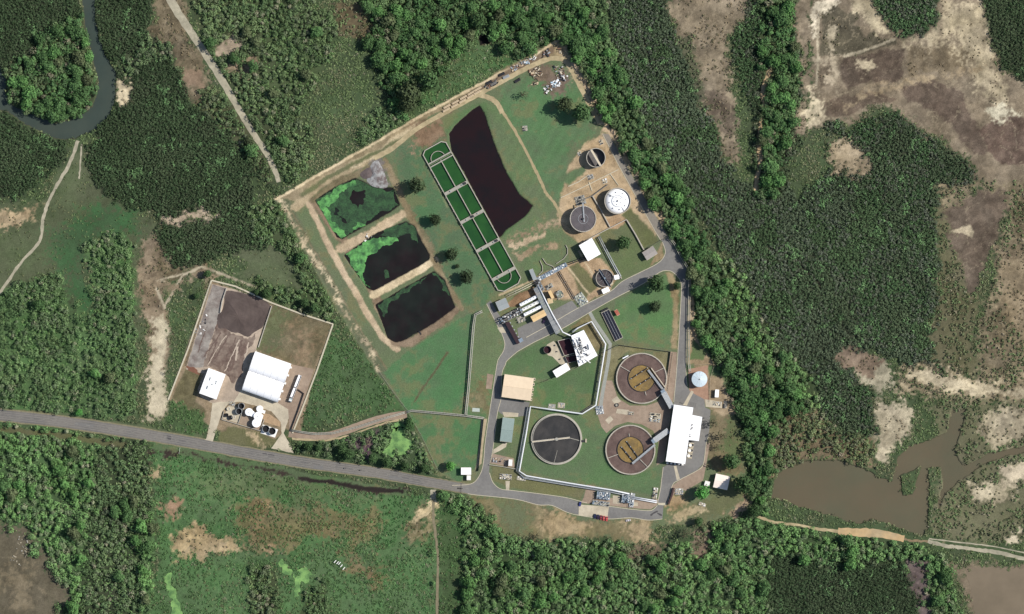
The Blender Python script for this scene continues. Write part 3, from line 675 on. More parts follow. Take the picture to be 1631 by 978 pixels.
# paving of the clarifier yard
tri_sheet('gravel_yard', PL('960,606 975,606 984,634 1003,646 1030,646 1048,640 1060,618 1068,560 1078,561 1077,603 1071,643 1058,735 1046,741 1049,705 1040,686 1022,676 1000,672 980,678 966,690 958,680 950,655'), 0.03, M_pave)
tri_sheet('gravel_yard', PL('1096,588 1128,582 1126,600 1130,640 1098,624'), 0.03, mat('red_gravel', (150, 120, 100), .9, .15, .4))
tri_sheet('gravel_yard', PL('1112,748 1121,739 1126,705 1131,705 1124,745 1120,765 1092,782 1082,777 1072,790 1066,800 1070,774 1082,765'), 0.03, M_pave)
tri_sheet('gravel_yard', PL('930,792 1050,795 1046,805 1036,811.5 1000,809 970,805 925,801'), 0.025, M_pave)
tri_sheet('gravel_yard', PL('935,772 948,774 948,800 928,800'), 0.028, M_pave)
tri_sheet('gravel_yard', PL('783,722 818,730 820,745 780,738'), 0.028, M_pave)
for s_ in ('974,637 983,631 989,639 980,645', '983,651 1002,653 1000,661 981,658', '964,669 972,662 977,668 969,676', '1123,636 1150,640 1150,650 1124,648', '792,522 805,520 806,530 797,530',
           '800,656 815,657 826,658 825,664 803,664', '786,716 800,707 808,704 806,712 796,718 785,723', '805,766 812,766 811,781 806,781', '1004,799 1016,800 1016,806 1004,806', '952,607 956,606 956,610', '976,789 988,790 988,803 976,802'):
    tri_sheet('concrete_slab', PL(s_), 0.061, M_conc)
tri_sheet('concrete_slab', PL('751,571 766,570 766,572 751,573') if 0 else PL('752.5,649.5 764,650.5 764,656 752,655.5'), 0.06, mat('pale_slab', (168, 176, 168), .8, .08, 1))
tri_sheet('bitumen_pad', PL('776,595 786,597 783,620 774,619'), 0.035, M_pave)
tri_sheet('gravel_path', PL('766,667 776,667 770,706 767,738 757,748 765,700'), 0.035, mat('pale_grit', (160, 146, 120), .95, .15, .4))
# kerbs
def kerb(s_, k=4): ribbon('kerb', PL(s_), 0.9, 0.05, M_kerb, 0.0, k, h=0.12)
kerb('720,773 742.5,772 756,767.5 766,752.6 770.2,735 772.6,706 778,667.8 784.9,622.8 791.6,580 795,570 801.6,559.6 804,547 799,531 794.3,522.7 775,484')
kerb('779.5,753 785.3,768.6 797,778.6 814.5,781 860,786.5 900,792.2 926,799 935,801')
kerb('824,560 808,574 804.8,581 799.3,596 798,634 792.4,656.5 788,692.5 784.4,719.5 780.5,737')
kerb('824,560 850,545.4 874.7,533.4 901,520.4 939.4,497.4 978.8,475.2 1025.5,451 1050.7,433.6 1064.3,431 1073.6,435 1083.4,447 1085.3,462 1082.3,519.5 1080.5,550 1076.5,603.7 1073,640')
kerb('838,537.5 876,517', 1); kerb('887.8,509.7 920,491 970,465.6 990.5,448.6 1020,433.6 1045,421 1056,411.3 1059.7,400 1055.2,386')
kerb('1096.9,433 1094,519.5 1092.5,588 1094.5,615', 2); kerb('1131,690 1125.2,705 1120.3,739 1110.4,749.4 1082.4,764.2 1071.2,772.4 1063,801')
kerb('745,786.4 760.5,788.6 820,794.9 856.8,804 879,805 901.8,815.3 921.6,820.6 967,826.6 1004,824.6 1032.7,828.5 1055,826.5')
kerb('970,806.3 1000,810.5 1030.6,813.3 1040,811.6 1047,805', 3); kerb('1052.3,777 1056.3,744', 1); kerb('1047.4,801 1052.3,777', 1)
kerb('959.5,213 984.1,261 1008.5,305.3 1044.5,370 1052,382', 1)
ribbon('service_path', PL('939,497 946,510 972,548 969,575 960,625 956,652'), 5.5, 0.033, mat('grey_service_path', (140, 142, 134), .85, .08, .5), 0, 1)
# unsealed tracks
def trk(s_, wd, m_=M_dirt, z_=0.03, amp=0.5, seed=1): ribbon('dirt_track', PL(s_), wd, z_, m_, amp, 6, seed)
trk('262,-40 272,0 300,45 330,90 355,130 385,182 405,215 425,245 438,272 444,290', lambda t: 14-7*t, M_dirt2, 0.035, 0.7)
trk('124,224 112,258 88,300 76,325 68,352 63,384 32,420 0,466 -30,500', lambda t: 5.5-1.5*t, M_dirt2, 0.03, 0.8)
trk('130,230 128,262 126,285', 2.5, M_dirt2, 0.034, .6)
trk('596,252 624,237 660,208 700,184 740,162 775,143 810,124 840,108 870,95 888,93 903,100 918,126 938,165 955,196', lambda t: 7.5, M_dirt, 0.04, 0.5)
trk('760,150 780,156 792,165 800,180', 8, M_dirt, 0.044, 0.5)
trk('796,172 815,200 832,230 850,265 862,290 870,308 882,322 895,345', 4.5, mat('reddish_dirt', (152, 138, 106), .95, .15, .4, .2), 0.034, 0.6)
trk('690,788 691,830 697,880 697,930 695,1030', 4.2, mat('twin_wheel_track', (118, 110, 88), .95, .15, .5, .2), 0.03, 0.6)
trk('690,780 690,795', 9, M_dirt2, 0.036, 0.8); trk('692,800 684,815 668,825', 4, M_dirt, 0.026, 0.8)
trk('1205,822 1235,832 1270,836 1300,842 1335,846', 4.5, M_dirt, 0.03, 0.8)
trk('1335,846 1370,848 1400,850 1440,858', lambda t: 10+4*math.sin(t*3.1), M_clay, 0.034, 1.0)
trk('1478,862 1510,870 1530,872 1560,876 1590,880 1631,890 1690,902', 6, M_dirt2, 0.03, 0.8)
trk('1480,858 1530,864 1580,870 1631,880 1690,888', 2.0, M_dirt2, 0.028, 0.4)
trk('460,690 490,694 520,694 550,686 590,672 620,664 648,660', 12, M_pave, 0.03, 0.4)
trk('465,699 520,701 560,692 600,678 642,667', 3, M_dirt, 0.034, 0.8)
for i, s_ in enumerate(('1225,118 1218,132 1214,150 1218,165', '1212,196 1208,230 1210,250', '1214,260 1206,280 1205,296')):
    trk(s_, 5, M_clay, 0.3, 1.5, i)
trk('1436,857 1452,861 1480,862', 3.5, mat('brown_track', (124, 108, 84), .95, .2, .4), 0.026, 1)
tri_sheet('mud_water', rough(PL('1538,905 1580,902 1640,906 1720,910 1720,1060 1545,1060 1552,980 1546,940'), 2.5, 3), 0.03, mat('shallow_muddy_water', (114, 102, 84), .4, .04, .05, rgb2=(104, 93, 76), scale2=.02))
# sludge handling compound surfaces
tri_sheet('concrete_yard', rough(PL('337.5,452 384,464 432,487 418,523 408,556 390,612 372,640 352,640 338,642 320,632 315,620 325,595 296,588'), .4, 4), 0.032, mat('pale_pink_floor', (168, 152, 134), .9, .15, .3, .1, rgb2=(148, 134, 118), scale2=.06))
tri_sheet('concrete_yard', rough(PL('337.5,452 384,464 432,487 418,523 408,556 440,630 458,646 462,660 452,690 466,715 468,722 432,714 442,700 449,690 447,672 432,655 412,648 385,640 366,640 354,655 340,700 338,707 352,714 315,705 328,700 335,670 338,642 320,632 315,620 325,595 296,588'), .5, 4), 0.03, M_conc)
tri_sheet('gravel_yard', PL('463,580 500,588 470,682 461,684 459,652 440,640'), 0.034, M_pave)
tri_sheet('gravel_yard', PL('418,658 430,660 447,672 446,680 420,672'), 0.036, mat('brown_gravel', (156, 132, 104), .9, .15, .4))
tri_sheet('drying_floor', rough(PL('338.5,453 358,458.5 352,495 330,560 325,585 297,586'), .6, 3), 0.036, mat('grey_drying_floor', (140, 134, 126), .9, .2, .3, .2, rgb2=(112, 102, 96), scale2=.12))
tri_sheet('drying_floor', rough(PL('350,500 366,530 395,540 408,530 404,548 390,560 386,590 372,612 360,596 333,584 322,584 332,560'), 1.5, 3), 0.040, mat('streaked_sludge_floor', (128, 114, 102), .9, .2, .3, .2, rgb2=(92, 76, 68), scale2=.1))
tri_sheet('drying_floor', rough(PL('297,583 312,586 318,598 300,590'), 1, 2), 0.044, mat('rust_stain', (112, 78, 62), .9, .2, .3))
tri_sheet('worn_strip', rough(PL('380,585 384,560 390,545 396,545 392,560 384,600 378,602'), .8, 3), 0.044, mat('dark_strip', (112, 96, 86), .9, .2, .3))

M_streak = mat('dark_sludge_streak', (98, 82, 74), .95, .2, .5, .2)
for k, (x0, y0, x1, y1, wd_) in enumerate(((366, 532, 338, 578, 3), (376, 538, 352, 584, 2), (386, 542, 366, 590, 3), (352, 530, 326, 568, 2), (392, 548, 384, 566, 5), (330, 520, 316, 560, 1.5), (372, 560, 362, 592, 4), (345, 545, 332, 578, 2.5))):
    nx, ny = (y1-y0), -(x1-x0); l_ = math.hypot(nx, ny); nx, ny = nx/l_*wd_/2, ny/l_*wd_/2
    tri_sheet('sludge_streak', frayed([(x0-nx, y0-ny), (x1-nx, y1-ny), (x1+nx, y1+ny), (x0+nx, y0+ny)], 3, 1.2, 5, 1000+k*3), 0.048+k*.004, M_streak)
M_palestreak = mat('scraped_pale_floor', (172, 158, 142), .9, .15, .5)
for k, (x0, y0, x1, y1, wd_) in enumerate(((360, 534, 330, 582, 1.2), (381, 540, 358, 592, 1.5), (396, 545, 388, 580, 2.5), (378, 552, 376, 575, 3))):
    nx, ny = (y1-y0), -(x1-x0); l_ = math.hypot(nx, ny); nx, ny = nx/l_*wd_/2, ny/l_*wd_/2
    tri_sheet('scraped_floor', frayed([(x0-nx, y0-ny), (x1-nx, y1-ny), (x1+nx, y1+ny), (x0+nx, y0+ny)], 2, 1.2, 5, 1100+k*3), 0.082+k*.004, M_palestreak)
# worn tyre lines and patches on the plant roads
M_worn = mat('worn_asphalt_patch', (108, 106, 103), .9, .1, 1)
for k, s_ in enumerate(('784,640 790,640 788,662 782,661', '850,537 870,527 872,530 852,541', '1083,560 1089,560 1088,580 1082,580', '1075,690 1070,690 1072,700', '940,484 955,476 957,480 942,488', '860,792 878,795 877,800 859,797', '1098,640 1110,642 1108,650 1099,648', '1000,815 1014,816 1013,821 1000,820', '500,741 515,743 514,748 499,746', '120,672 150,676 149,681 119,677', '620,757 640,760 639,764 619,761')):
    tri_sheet('asphalt_patch', frayed(PL(s_), 1.2, 1.5, 4, 1200+k), 0.0555, M_worn)
# ------------------------------------------------------------------ vegetation
for kind_, pts_, wd_ in CLEAR:
    a_ = np.array(pts_); x0, y0 = a_.min(0)-14; x1, y1 = a_.max(0)+14
    i0, i1 = np.searchsorted(ys, [y0, y1]); j0, j1 = np.searchsorted(xs, [x0, x1])
    if i1 <= i0 or j1 <= j0: continue
    sl_ = (slice(i0, i1), slice(j0, j1)); X, Y = GX[sl_], GY[sl_]
    m_ = pip(X, Y, pts_) if kind_ == 'p' else segdist(X, Y, pts_, False) < wd_/2+2.2
    vegm[sl_] = np.where(m_, 0, vegm[sl_])
def leaves(name, cx, cy, cz, r, h, col, K, size, seed, m, flat=0.5, lump=0.28, inner=0.72, jit=0.45):
    """crowns of many leaf clumps spread through an uneven ellipsoid; returns an object"""
    rs = np.random.RandomState(seed); N = len(cx); T = N*K
    rep = lambda a: np.repeat(np.asarray(a, np.float32), K)
    ph = rs.rand(N, 3)*6.28
    u = rs.rand(T)*1.25-0.25; az = rs.rand(T)*2*np.pi; s_ = np.sqrt(np.clip(1-u*u, 0, 1))
    rr = rep(r); hh = rep(h); size = np.full(N, size) if np.ndim(size) == 0 else size
    P = [np.repeat(ph[:, i], K) for i in range(3)]
    lf = 1+lump*(np.sin(2*az+P[0])*0.5+np.sin(3*az+P[1]+3*u)*0.45+np.sin(5*az+P[2]-4*u)*0.4)
    rad = (inner+(1-inner)*rs.rand(T)**0.5)*lf
    px = rep(cx)+rr*rad*s_*np.cos(az); py = rep(cy)+rr*rad*s_*np.sin(az)
    pz = rep(cz)+hh*(flat+(1-flat)*u*rad)
    n = np.stack([s_*np.cos(az)/1.0, s_*np.sin(az), u*1.1+0.25], 1)+rs.randn(T, 3)*jit
    n /= np.linalg.norm(n, axis=1, keepdims=True)
    t = np.cross(n, rs.randn(T, 3)); t /= np.linalg.norm(t, axis=1, keepdims=True); b = np.cross(n, t)
    sz = (rep(size)*(0.6+0.8*rs.rand(T)))[:, None]*0.5
    C = np.stack([px, py, pz], 1)
    V = np.stack([C-t*sz-b*sz*.7, C+t*sz-b*sz*.7, C+t*sz*0.8+b*sz*.8, C-t*sz*.6+b*sz*.9], 1).reshape(-1, 3)
    cc = np.repeat(np.asarray(col, np.float32), K, 0)*(0.82+0.36*rs.rand(T, 1))
    Q = np.arange(T*4, dtype=np.int32).reshape(-1, 4)
    me = np_mesh(name, V, Q, np.repeat(cc, 4, 0)); me.materials.append(m); me.shade_flat()
    return me
M_leaf = attr_mat('leaf_clumps', 0.5, 0.12, 0.75, 0.0, 0, 0.22, spec=0.12)
M_bark = mat('bark', (104, 92, 78), 0.95, 0.2, 2.0, 0.4)
LK = 1.75
# spec: spacing m, radius lo-hi, height factor, canopy floor, leaves per crown, leaf size, density, colours (as seen)
SPEC = {
 'gs': (3.4, (0.5, 1.1), 0.6, 0.0, 8, 0.6, 0.22, [(74, 88, 58), (66, 84, 54), (84, 88, 64)]),
 'sc': (1.85, (0.8, 1.4), 0.36, 0.0, 10, 0.75, 0.66, [(74, 90, 60), (66, 82, 54), (84, 92, 66), (82, 84, 66)]),
 'sg': (1.95, (0.8, 1.5), 0.34, 0.0, 10, 0.8, 0.55, [(66, 94, 58), (60, 86, 54), (76, 96, 64), (84, 88, 66), (60, 98, 58)]),
 'sm': (2.4, (0.8, 2.0), 1.0, 0.0, 16, 0.75, 0.50, [(66, 80, 56), (58, 72, 50), (78, 82, 66), (66, 90, 58)]),
 'sp': (2.8, (0.5, 1.5), 0.9, 0.0, 10, 0.65, 0.26, [(76, 80, 60), (70, 76, 54), (94, 88, 70)]),
 'sx': (2.8, (0.4, 1.1), 0.9, 0.0, 8, 0.6, 0.12, [(82, 76, 60), (70, 70, 54)]),
 'md': (1.9, (1.05, 1.7), 0.6, 1.0, 15, 0.75, 1.0, [(52, 68, 44), (47, 64, 41), (57, 70, 48)]),
 'mg': (1.95, (1.05, 1.8), 0.65, 1.0, 15, 0.8, 0.97, [(62, 72, 56), (54, 68, 48), (70, 74, 66), (54, 72, 46)]),
 'mx': (1.95, (1.05, 1.8), 0.65, 1.0, 15, 0.8, 0.97, [(58, 70, 50), (50, 66, 44), (68, 72, 62), (52, 74, 46)]),
 'us': (2.1, (0.7, 1.5), 0.7, 0.0, 9, 0.75, 0.62, [(76, 106, 64), (66, 94, 56), (84, 100, 68)]),
 'wd': (3.7, (1.5, 3.7), 1.2, 1.3, 70, 0.85, 0.80, [(62, 90, 54), (56, 82, 50), (72, 98, 60), (72, 82, 64), (60, 78, 54), (68, 98, 56)]),
 'wm': (3.2, (1.2, 3.2), 1.15, 1.0, 52, 0.8, 0.66, [(62, 84, 56), (56, 76, 50), (70, 82, 64), (72, 92, 62)]),
 'wb': (3.8, (1.7, 4.1), 1.3, 1.8, 76, 0.9, 0.93, [(56, 92, 54), (50, 82, 50), (64, 100, 58), (66, 86, 60), (48, 76, 48), (72, 96, 64)]),
}
STUFFNAME = {'gs': ('tussock_grass', 'low grass tussocks'), 'sc': ('scrub', 'dense green scrub and reeds'), 'sg': ('reeds', 'dense bright green reeds and scrub'), 'sm': ('shrubland', 'patchy shrubs'), 'us': ('undergrowth', 'light green undergrowth between the trees'), 'sp': ('saltbush', 'sparse low bushes on bare soil'),
    'sx': ('salt_flat_bushes', 'scattered bushes on the salt flat'), 'md': ('dark_mangroves', 'dark close-grown mangrove canopy'), 'mg': ('grey_mangroves', 'grey green mangrove canopy'), 'mx': ('mixed_mangroves', 'mixed mangrove canopy'),
    'wd': ('woodland', 'green woodland canopy'), 'wm': ('open_woodland', 'broken woodland canopy'), 'wb': ('lush_woodland', 'lush woodland canopy')}
def sample(v, x, y):
    j = np.clip(np.searchsorted(xs, x), 0, NXg-1); i = np.clip(np.searchsorted(ys, y), 0, NYg-1); return v[i, j]
# trees that stand on their own in and around the works, clear the ground for them
SOLO = [ # x, y, r (plan units), kind, label
 (664, 296, 12.5, 'd', 'large dark round tree by the lagoon track, beside the top bay of the green basin'),
 (693, 349, 9.5, 'd', 'dark round tree on the lawn, second down the row beside the green basin'),
 (721, 405, 10.5, 'd', 'dark round tree on the lawn, third down the row beside the green basin'),
 (743, 441, 10, 'd', 'dark round tree lowest in the row beside the green basin'),
 (728, 424, 3.5, 'd', 'tiny shrub between the two lowest trees beside the green basin'),
 (899, 167, 13, 'o', 'olive green spreading tree, left of the pair south of the scrap heap'),
 (926, 178, 15.5, 'm', 'big deep green tree, right of the pair beside the bend of the dirt track'),
 (833, 152, 8, 's', 'thin spiky tree on the mown grass near the track fork'),
 (992, 385, 12, 'm', 'round tree on the fenced lawn above the white roofed shed beside the small thickener'),
 (1044, 452, 13.5, 'm', 'largest tree on the lawn inside the road bend'),
 (1078, 455, 6, 'm', 'small tree against the kerb inside the road bend'),
 (1044, 488, 9.5, 'd', 'dark tree in the middle of the lawn inside the road bend'),
 (718, 742, 7.5, 'b', 'small bright tree beside the white kiosk at the entrance'),
 (1118, 784, 11.5, 'v', 'vivid green round tree left of the cream roofed shed'),
 (1184, 770, 16.5, 'm', 'big dark round tree right of the cream roofed shed'),
 (1164, 733, 13, 'm', 'tall tree with a long shadow above the cream roofed shed'),
 (1148, 695, 11, 's', 'grey thin crowned tree at the right of the long white building'),
 (1137, 672, 10, 's', 'thin dark tree touching the yard at the right of the long white building'),
 (1142, 712, 6, 's', 'small thin tree below the grey thin crowned ones'),
 (652, 148, 17, 'o', 'large dark olive tree standing over the scrub north of the dirt track'),
 (650, 165, 14, 'o', 'lower half crown of the dark olive tree pair north of the dirt track'),
 (686, 127, 17, 'm', 'wide blue green tree right of the dark olive pair north of the dirt track'),
 (763, 32, 14, 'm', 'wide tree above the black gap in the north woodland'),
 (425, 468, 8, 'm', 'round bush tree on the bank above the sludge compound'),
 (409, 466, 5, 'm', 'small bush left of the round one above the sludge compound'),
 (487, 483, 8, 'm', 'left one of two bush trees near the compound top right corner'),
 (502, 491, 8.5, 'm', 'right one of two bush trees near the compound top right corner'),
 (332, 435, 7, 'm', 'round tree at the top corner of the sludge compound track'),
 (313, 471, 5, 'm', 'small tree left of the sludge compound upper wall'),
 (263, 594, 3.5, 's', 'small dark shrub at the edge of the pale sand strip'),
 (127, 657, 5.5, 'v', 'yellow green bush beside the highway'),
 (240, 738, 5, 's', 'dark bush beside the bare round patch below the highway'),
 (492, 712, 8, 'm', 'left of the roadside trees under the gravel lane'),
 (508, 711, 6, 'm', 'dark small roadside tree under the gravel lane'),
 (545, 716, 9, 'm', 'rounded roadside tree under the gravel lane bend'),
 (556, 724, 9, 'm', 'bright roadside tree right of the gravel lane bend'),
 (593, 730, 8, 'm', 'roadside tree left of the lime green marsh patch'),
 (617, 735, 8, 'm', 'roadside tree just below the lime green marsh patch'),
 (645, 742, 7, 'm', 'roadside tree right of and below the lime green marsh patch'),
 (676, 746, 8, 'm', 'roadside tree at the corner of the mown triangle'),
 (1200, 812, 12, 'm', 'bushy tree at the lower right corner of the works'),
 (1090, 852, 11, 's', 'reddish grey tree below the works road end'),
 (855, 852, 7, 's', 'small tree on the bare ground below the works road'),
 (1112, 830, 7, 'm', 'small green tree below the dirt bank under the vivid tree'),
]
PALT = {'d': [(38, 50, 36), (42, 56, 38)], 'o': [(54, 66, 46), (48, 60, 42)], 'm': [(44, 64, 40), (48, 70, 44)], 's': [(64, 66, 52), (56, 60, 46)], 'b': [(62, 106, 54), (56, 96, 50)], 'v': [(60, 108, 54), (54, 98, 50)],
        'w': [(60, 88, 54), (54, 80, 50)], 'x': [(66, 100, 58), (60, 92, 54)], 'y': [(66, 78, 56), (58, 70, 50)], 'g': [(60, 66, 54), (52, 62, 46)]}
def trunk_mesh(seed, hgt=1.0):
    r = random.Random(seed); b = MB()
    b.tube([(0, 0, -0.3), (r.uniform(-.05, .05), r.uniform(-.05, .05), 0.35), (r.uniform(-.08, .08), r.uniform(-.08, .08), 0.8)], [0.075, 0.055, 0.03], 7)
    for k in range(5):
        a = k*1.257+r.uniform(-.3, .3); l = r.uniform(.35, .6); z0 = r.uniform(.3, .5)
        b.tube([(0, 0, z0), (math.cos(a)*l*.5, math.sin(a)*l*.5, z0+.2), (math.cos(a)*l, math.sin(a)*l, z0+.38)], [0.032, 0.022, 0.01], 5)
    o = b.build('trunk', M_bark); me = o.data; bpy.data.objects.remove(o); return me
TM = [trunk_mesh(i) for i in range(3)]
CROWN = {}
for ki, (kd, pal) in enumerate(PALT.items()):
    CROWN[kd] = []
    for v in range(3 if kd in 'wxyg' else 2):
        rs = np.random.RandomState(500+ki*10+v); nb = 9 if kd != 's' else 7      # sub clumps that make up the crown
        a = rs.rand(nb)*6.28; rd_ = kd in 'dmbvo'; dd_ = np.sqrt(rs.rand(nb))*(0.46 if rd_ else 0.62); dd_[0] = 0
        rr_ = (0.46 if rd_ else 0.34)+0.18*rs.rand(nb); rr_[0] = 0.62 if rd_ else 0.5
        zz = 0.52-0.28*dd_**1.2+0.05*rs.randn(nb)
        cols = np.array([lin(pal[rs.randint(len(pal))])*LK*(0.88+0.24*rs.rand())*np.array([1.12, 1.0, 0.92]) for _ in range(nb)])
        CROWN[kd].append(leaves('crown', dd_*np.cos(a), dd_*np.sin(a), zz, rr_, rr_*1.15, cols, 26 if kd == 's' else 120, 0.13 if kd != 's' else 0.11, 900+ki*10+v, M_leaf, 0.4, 0.3, 0.7, 0.45))
BASE = {}
def tree(x, y, r, kd, label, name='broadleaf_tree', cat='tree', group=None, hf=1.25):
    i = rnd.randrange(len(CROWN[kd])); wx, wy = PX(x, y); rad = r*S
    t = thing(name, label, cat, (wx, wy, 0), rnd.uniform(0, 6.28), group)
    hgt = rad*hf
    o = link('trunk', TM[i % 3], None, t); o.scale = (rad*1.1, rad*1.1, hgt*1.05)
    c = link('crown', CROWN[kd][i], None, t); c.scale = (rad*1.2*rnd.uniform(.93, 1.07), rad*1.2*rnd.uniform(.93, 1.07), hgt*1.15)
    return t
solo = np.array([(a[0], a[1], a[2]) for a in SOLO])
for x, y, r, kd, lb in SOLO:
    small = r < 6
    tree(x, y, r, kd, lb, 'shrub' if small else 'broadleaf_tree', 'shrub' if small else 'tree', None, 1.65)
# candidates for every kind
rs = np.random.RandomState(3)
cand = []
for v, (sp, (r0, r1), hf, base, K, ls, dens, pal) in SPEC.items():
    st = sp/S
    gx, gy = np.meshgrid(np.arange(-58, 1690, st), np.arange(-48, 1026, st*0.9))
    gx = gx+(np.arange(gx.shape[0]) % 2)[:, None]*st/2
    gx = (gx+rs.uniform(-.42, .42, gx.shape)*st).ravel(); gy = (gy+rs.uniform(-.42, .42, gy.shape)*st).ravel()
    ok = sample(vegm, gx, gy) == VEG.index(v) if v != 'us' else np.isin(sample(vegm, gx, gy), [VEG.index('wd'), VEG.index('wm'), VEG.index('wb')])
    cl = fbm(gx, gy, 22, 300+len(v), 3)*0.55+fbm(gx, gy, 7, 320, 2)*0.45
    thr = np.clip(dens+cl*(2.2 if dens < .3 else 1.1 if dens < .9 else 0.16), 0, 1)
    ok &= rs.rand(len(gx)) < thr
    for p in SOLO:
        ok &= np.hypot(gx-p[0], gy-p[1]) > p[2]+2
    gx, gy = gx[ok], gy[ok]; n = len(gx)
    rad = r0+(r1-r0)*rs.beta(1.6, 2.4, n)
    rad *= 1+(0.5 if v[0] == 'w' else 0.3)*fbm(gx, gy, 24, 350, 3)
    pn = np.clip((fbm(gx, gy, 42, 400+len(pal), 4, .6)*1.5+0.5+(0.16 if v[0] == 'm' else 0.3)*rs.randn(n))*len(pal), 0, len(pal)-1).astype(int)
    P_ = np.array([lin(p) for p in pal]); col = P_[pn]*LK
    col *= (0.96+0.08*rs.rand(n) if v[0] == 'm' else 0.87+0.26*rs.rand(n))[:, None]*(0.84 if v[0] == 'm' else 1.0)*(np.array([0.98, 1.0, 0.95]) if v[0] == 'm' else np.array([1.10, 1.0, 0.93]))*(1+0.26*fbm(gx, gy, 45, 420, 3))[:, None]
    if v in ('md', 'mg', 'mx'):
        hi = fbm(gx, gy, 11, 777, 4, .6) > 0.33+0.08*rs.rand(n)
        col[hi] = lin((68, 96, 58))*LK*(0.85+0.3*rs.rand(hi.sum()))[:, None]; rad[hi] *= 1.25
    if v in ('sc', 'sg'):
        hi = fbm(gx, gy, 10, 787, 3, .6) > 0.34
        col[hi] *= np.array([0.84, 0.88, 0.84]); rad[hi] *= 1.5
    if v[0] in 'ws':
        dead = rs.rand(n) < 0.035; col[dead] = lin((104, 98, 84))*LK*0.9
    loc_ = sample(colm, gx, gy)
    col = col*0.72+0.28*loc_*LK*(col.mean(1)/np.maximum(loc_.mean(1)*LK, 1e-4))[:, None]
    cand.append((v, gx, gy, rad, col, pn))
# the forest trees that show largest stand as trees of their own
pick = []
for ci, (v, gx, gy, rad, col, pn) in enumerate(cand):
    if v in ('wd', 'wb', 'wm'):
        ins = (gx > 6) & (gx < 1625) & (gy > 6) & (gy < 972)
        for k in np.nonzero(ins)[0]: pick.append((rad[k], ci, k))
pick.sort(reverse=True); chosen = []
for p in pick:
    ci, k = p[1], p[2]; x, y = cand[ci][1][k], cand[ci][2][k]
    if all((x-c[0])**2+(y-c[1])**2 > 13**2 for c in chosen): chosen.append((x, y, p[0], ci, k))
    if len(chosen) >= 255: break
def area(x, y):
    if x < 165 and y < 215: return 'crowns inside the loop of the creek', 'leafy tree among its like inside the loop of the creek'
    if x < 245 and 340 < y < 680: return 'trees of the western woodland', 'leafy tree of the woodland between the dirt path and the highway on the left'
    if x < 300 and y >= 680: return 'trees of the south western woodland', 'leafy tree of the woodland below the highway at lower left'
    if x < 450 and y < 345: return 'trees along the straight dirt track', 'leafy tree near the straight dirt track at upper left'
    if x < 560 and y < 700: return 'trees above the sludge compound', 'leafy tree on the slope between the sludge compound and the lagoons'
    if y < 220 and x < 900: return 'trees of the north woodland', 'leafy tree of the woodland north of the works'
    if x > 1150 and y < 330: return 'trees of the strip between mangroves and flats', 'leafy tree of the strip between the mangroves and the bare flats'
    if x < 1110 and y < 480: return 'trees of the belt beside the north east road', 'leafy tree of the belt beside the north eastern road of the works'
    if y < 795 and x > 1050: return 'trees of the belt right of the works', 'leafy tree of the belt right of the works above the brown pond'
    if y >= 780: return 'trees of the southern woodland', 'leafy tree of the woodland along the bottom of the picture'
    return 'trees beside the highway', 'leafy tree in the wet ground beside the highway'
drop = {}
for x, y, r, ci, k in chosen:
    drop.setdefault(ci, set()).add(k)
    g, lb = area(x, y); pn = cand[ci][5][k]; kd = 'x' if pn in (2, 5) else ('y' if pn in (3,) else 'w')
    tree(x, y, r/S*1.28, kd, lb, 'forest_tree', 'tree', g, 1.45)
for ci, (v, gx, gy, rad, col, pn) in enumerate(cand):
    keep = np.ones(len(gx), bool)
    if ci in drop: keep[list(drop[ci])] = False
    gx, gy, rad, col = gx[keep], gy[keep], rad[keep], col[keep]
    if len(gx) == 0: continue
    sp, rr_, hf, base, K, ls, dens, pal = SPEC[v]
    hh = rad*hf*(0.8+0.4*rs.rand(len(gx)))
    me = leaves(STUFFNAME[v][0], (gx-CX)*S, (CY-gy)*S, base*(0.7+0.6*rs.rand(len(gx))), rad, hh, col, K, np.full(len(gx), ls), 40+ci, M_leaf, 0.3, jit={'m': .3, 's': .32, 'w': .42, 'g': .4, 'u': .35}[v[0]])
    tag(link(STUFFNAME[v][0], me), STUFFNAME[v][1], None, None, 'stuff')
# ------------------------------------------------------------------ the works: buildings, tanks, pipes
M_white = mat('white_painted_steel', (240, 240, 240), 0.5, 0.03, 0.3)
M_white2 = mat('off_white_steel', (222, 220, 214), 0.55, 0.05, 0.4)
M_cream = mat('cream_roof_sheet', (212, 192, 164), 0.6, 0.05, 0.3)
M_cream2 = mat('weathered_cream_roof', (228, 214, 202), 0.6, 0.06, 0.3)
M_tanroof = mat('tan_roof', (206, 176, 128), 0.6, 0.06, 0.4)
M_greyroof = mat('grey_roof_sheet', (140, 146, 146), 0.6, 0.05, 0.4)
M_greenroof = mat('grey_green_roof', (130, 146, 140), 0.6, 0.05, 0.4)
M_redroof = mat('rust_red_roof', (158, 92, 74), 0.7, 0.1, 0.6)
M_wall = mat('wall_sheet', (176, 170, 156), 0.8, 0.06, 0.5)
M_dark = mat('dark_steel', (44, 44, 48), 0.6, 0.1, 1)
M_black = mat('black_rubber', (24, 24, 26), 0.8, 0.1, 1)
M_door = mat('door_steel', (96, 104, 110), 0.6, 0.05, 1)
M_galv = mat('galvanised_steel', (150, 154, 156), 0.5, 0.12, 0.7)
M_blue = mat('blue_grey_equipment', (122, 136, 148), 0.6, 0.12, 0.5)
M_pipe = mat('white_pipe', (206, 208, 210), 0.5, 0.04, 1)
M_rim = mat('tank_rim_concrete', (164, 158, 146), 0.85, 0.12, 0.5)
M_tankwall = mat('tank_wall', (110, 108, 104), 0.85, 0.1, 0.5)
M_fence = mat('fence_steel', (150, 148, 136), 0.6, 0.1, 2)
M_beige = mat('beige_steel', (190, 178, 156), 0.6, 0.1, 1)
M_green = mat('green_process_water', (38, 78, 36), 0.3, 0.14, 0.06, rgb2=(32, 68, 34), scale2=.05, spec=0.3)
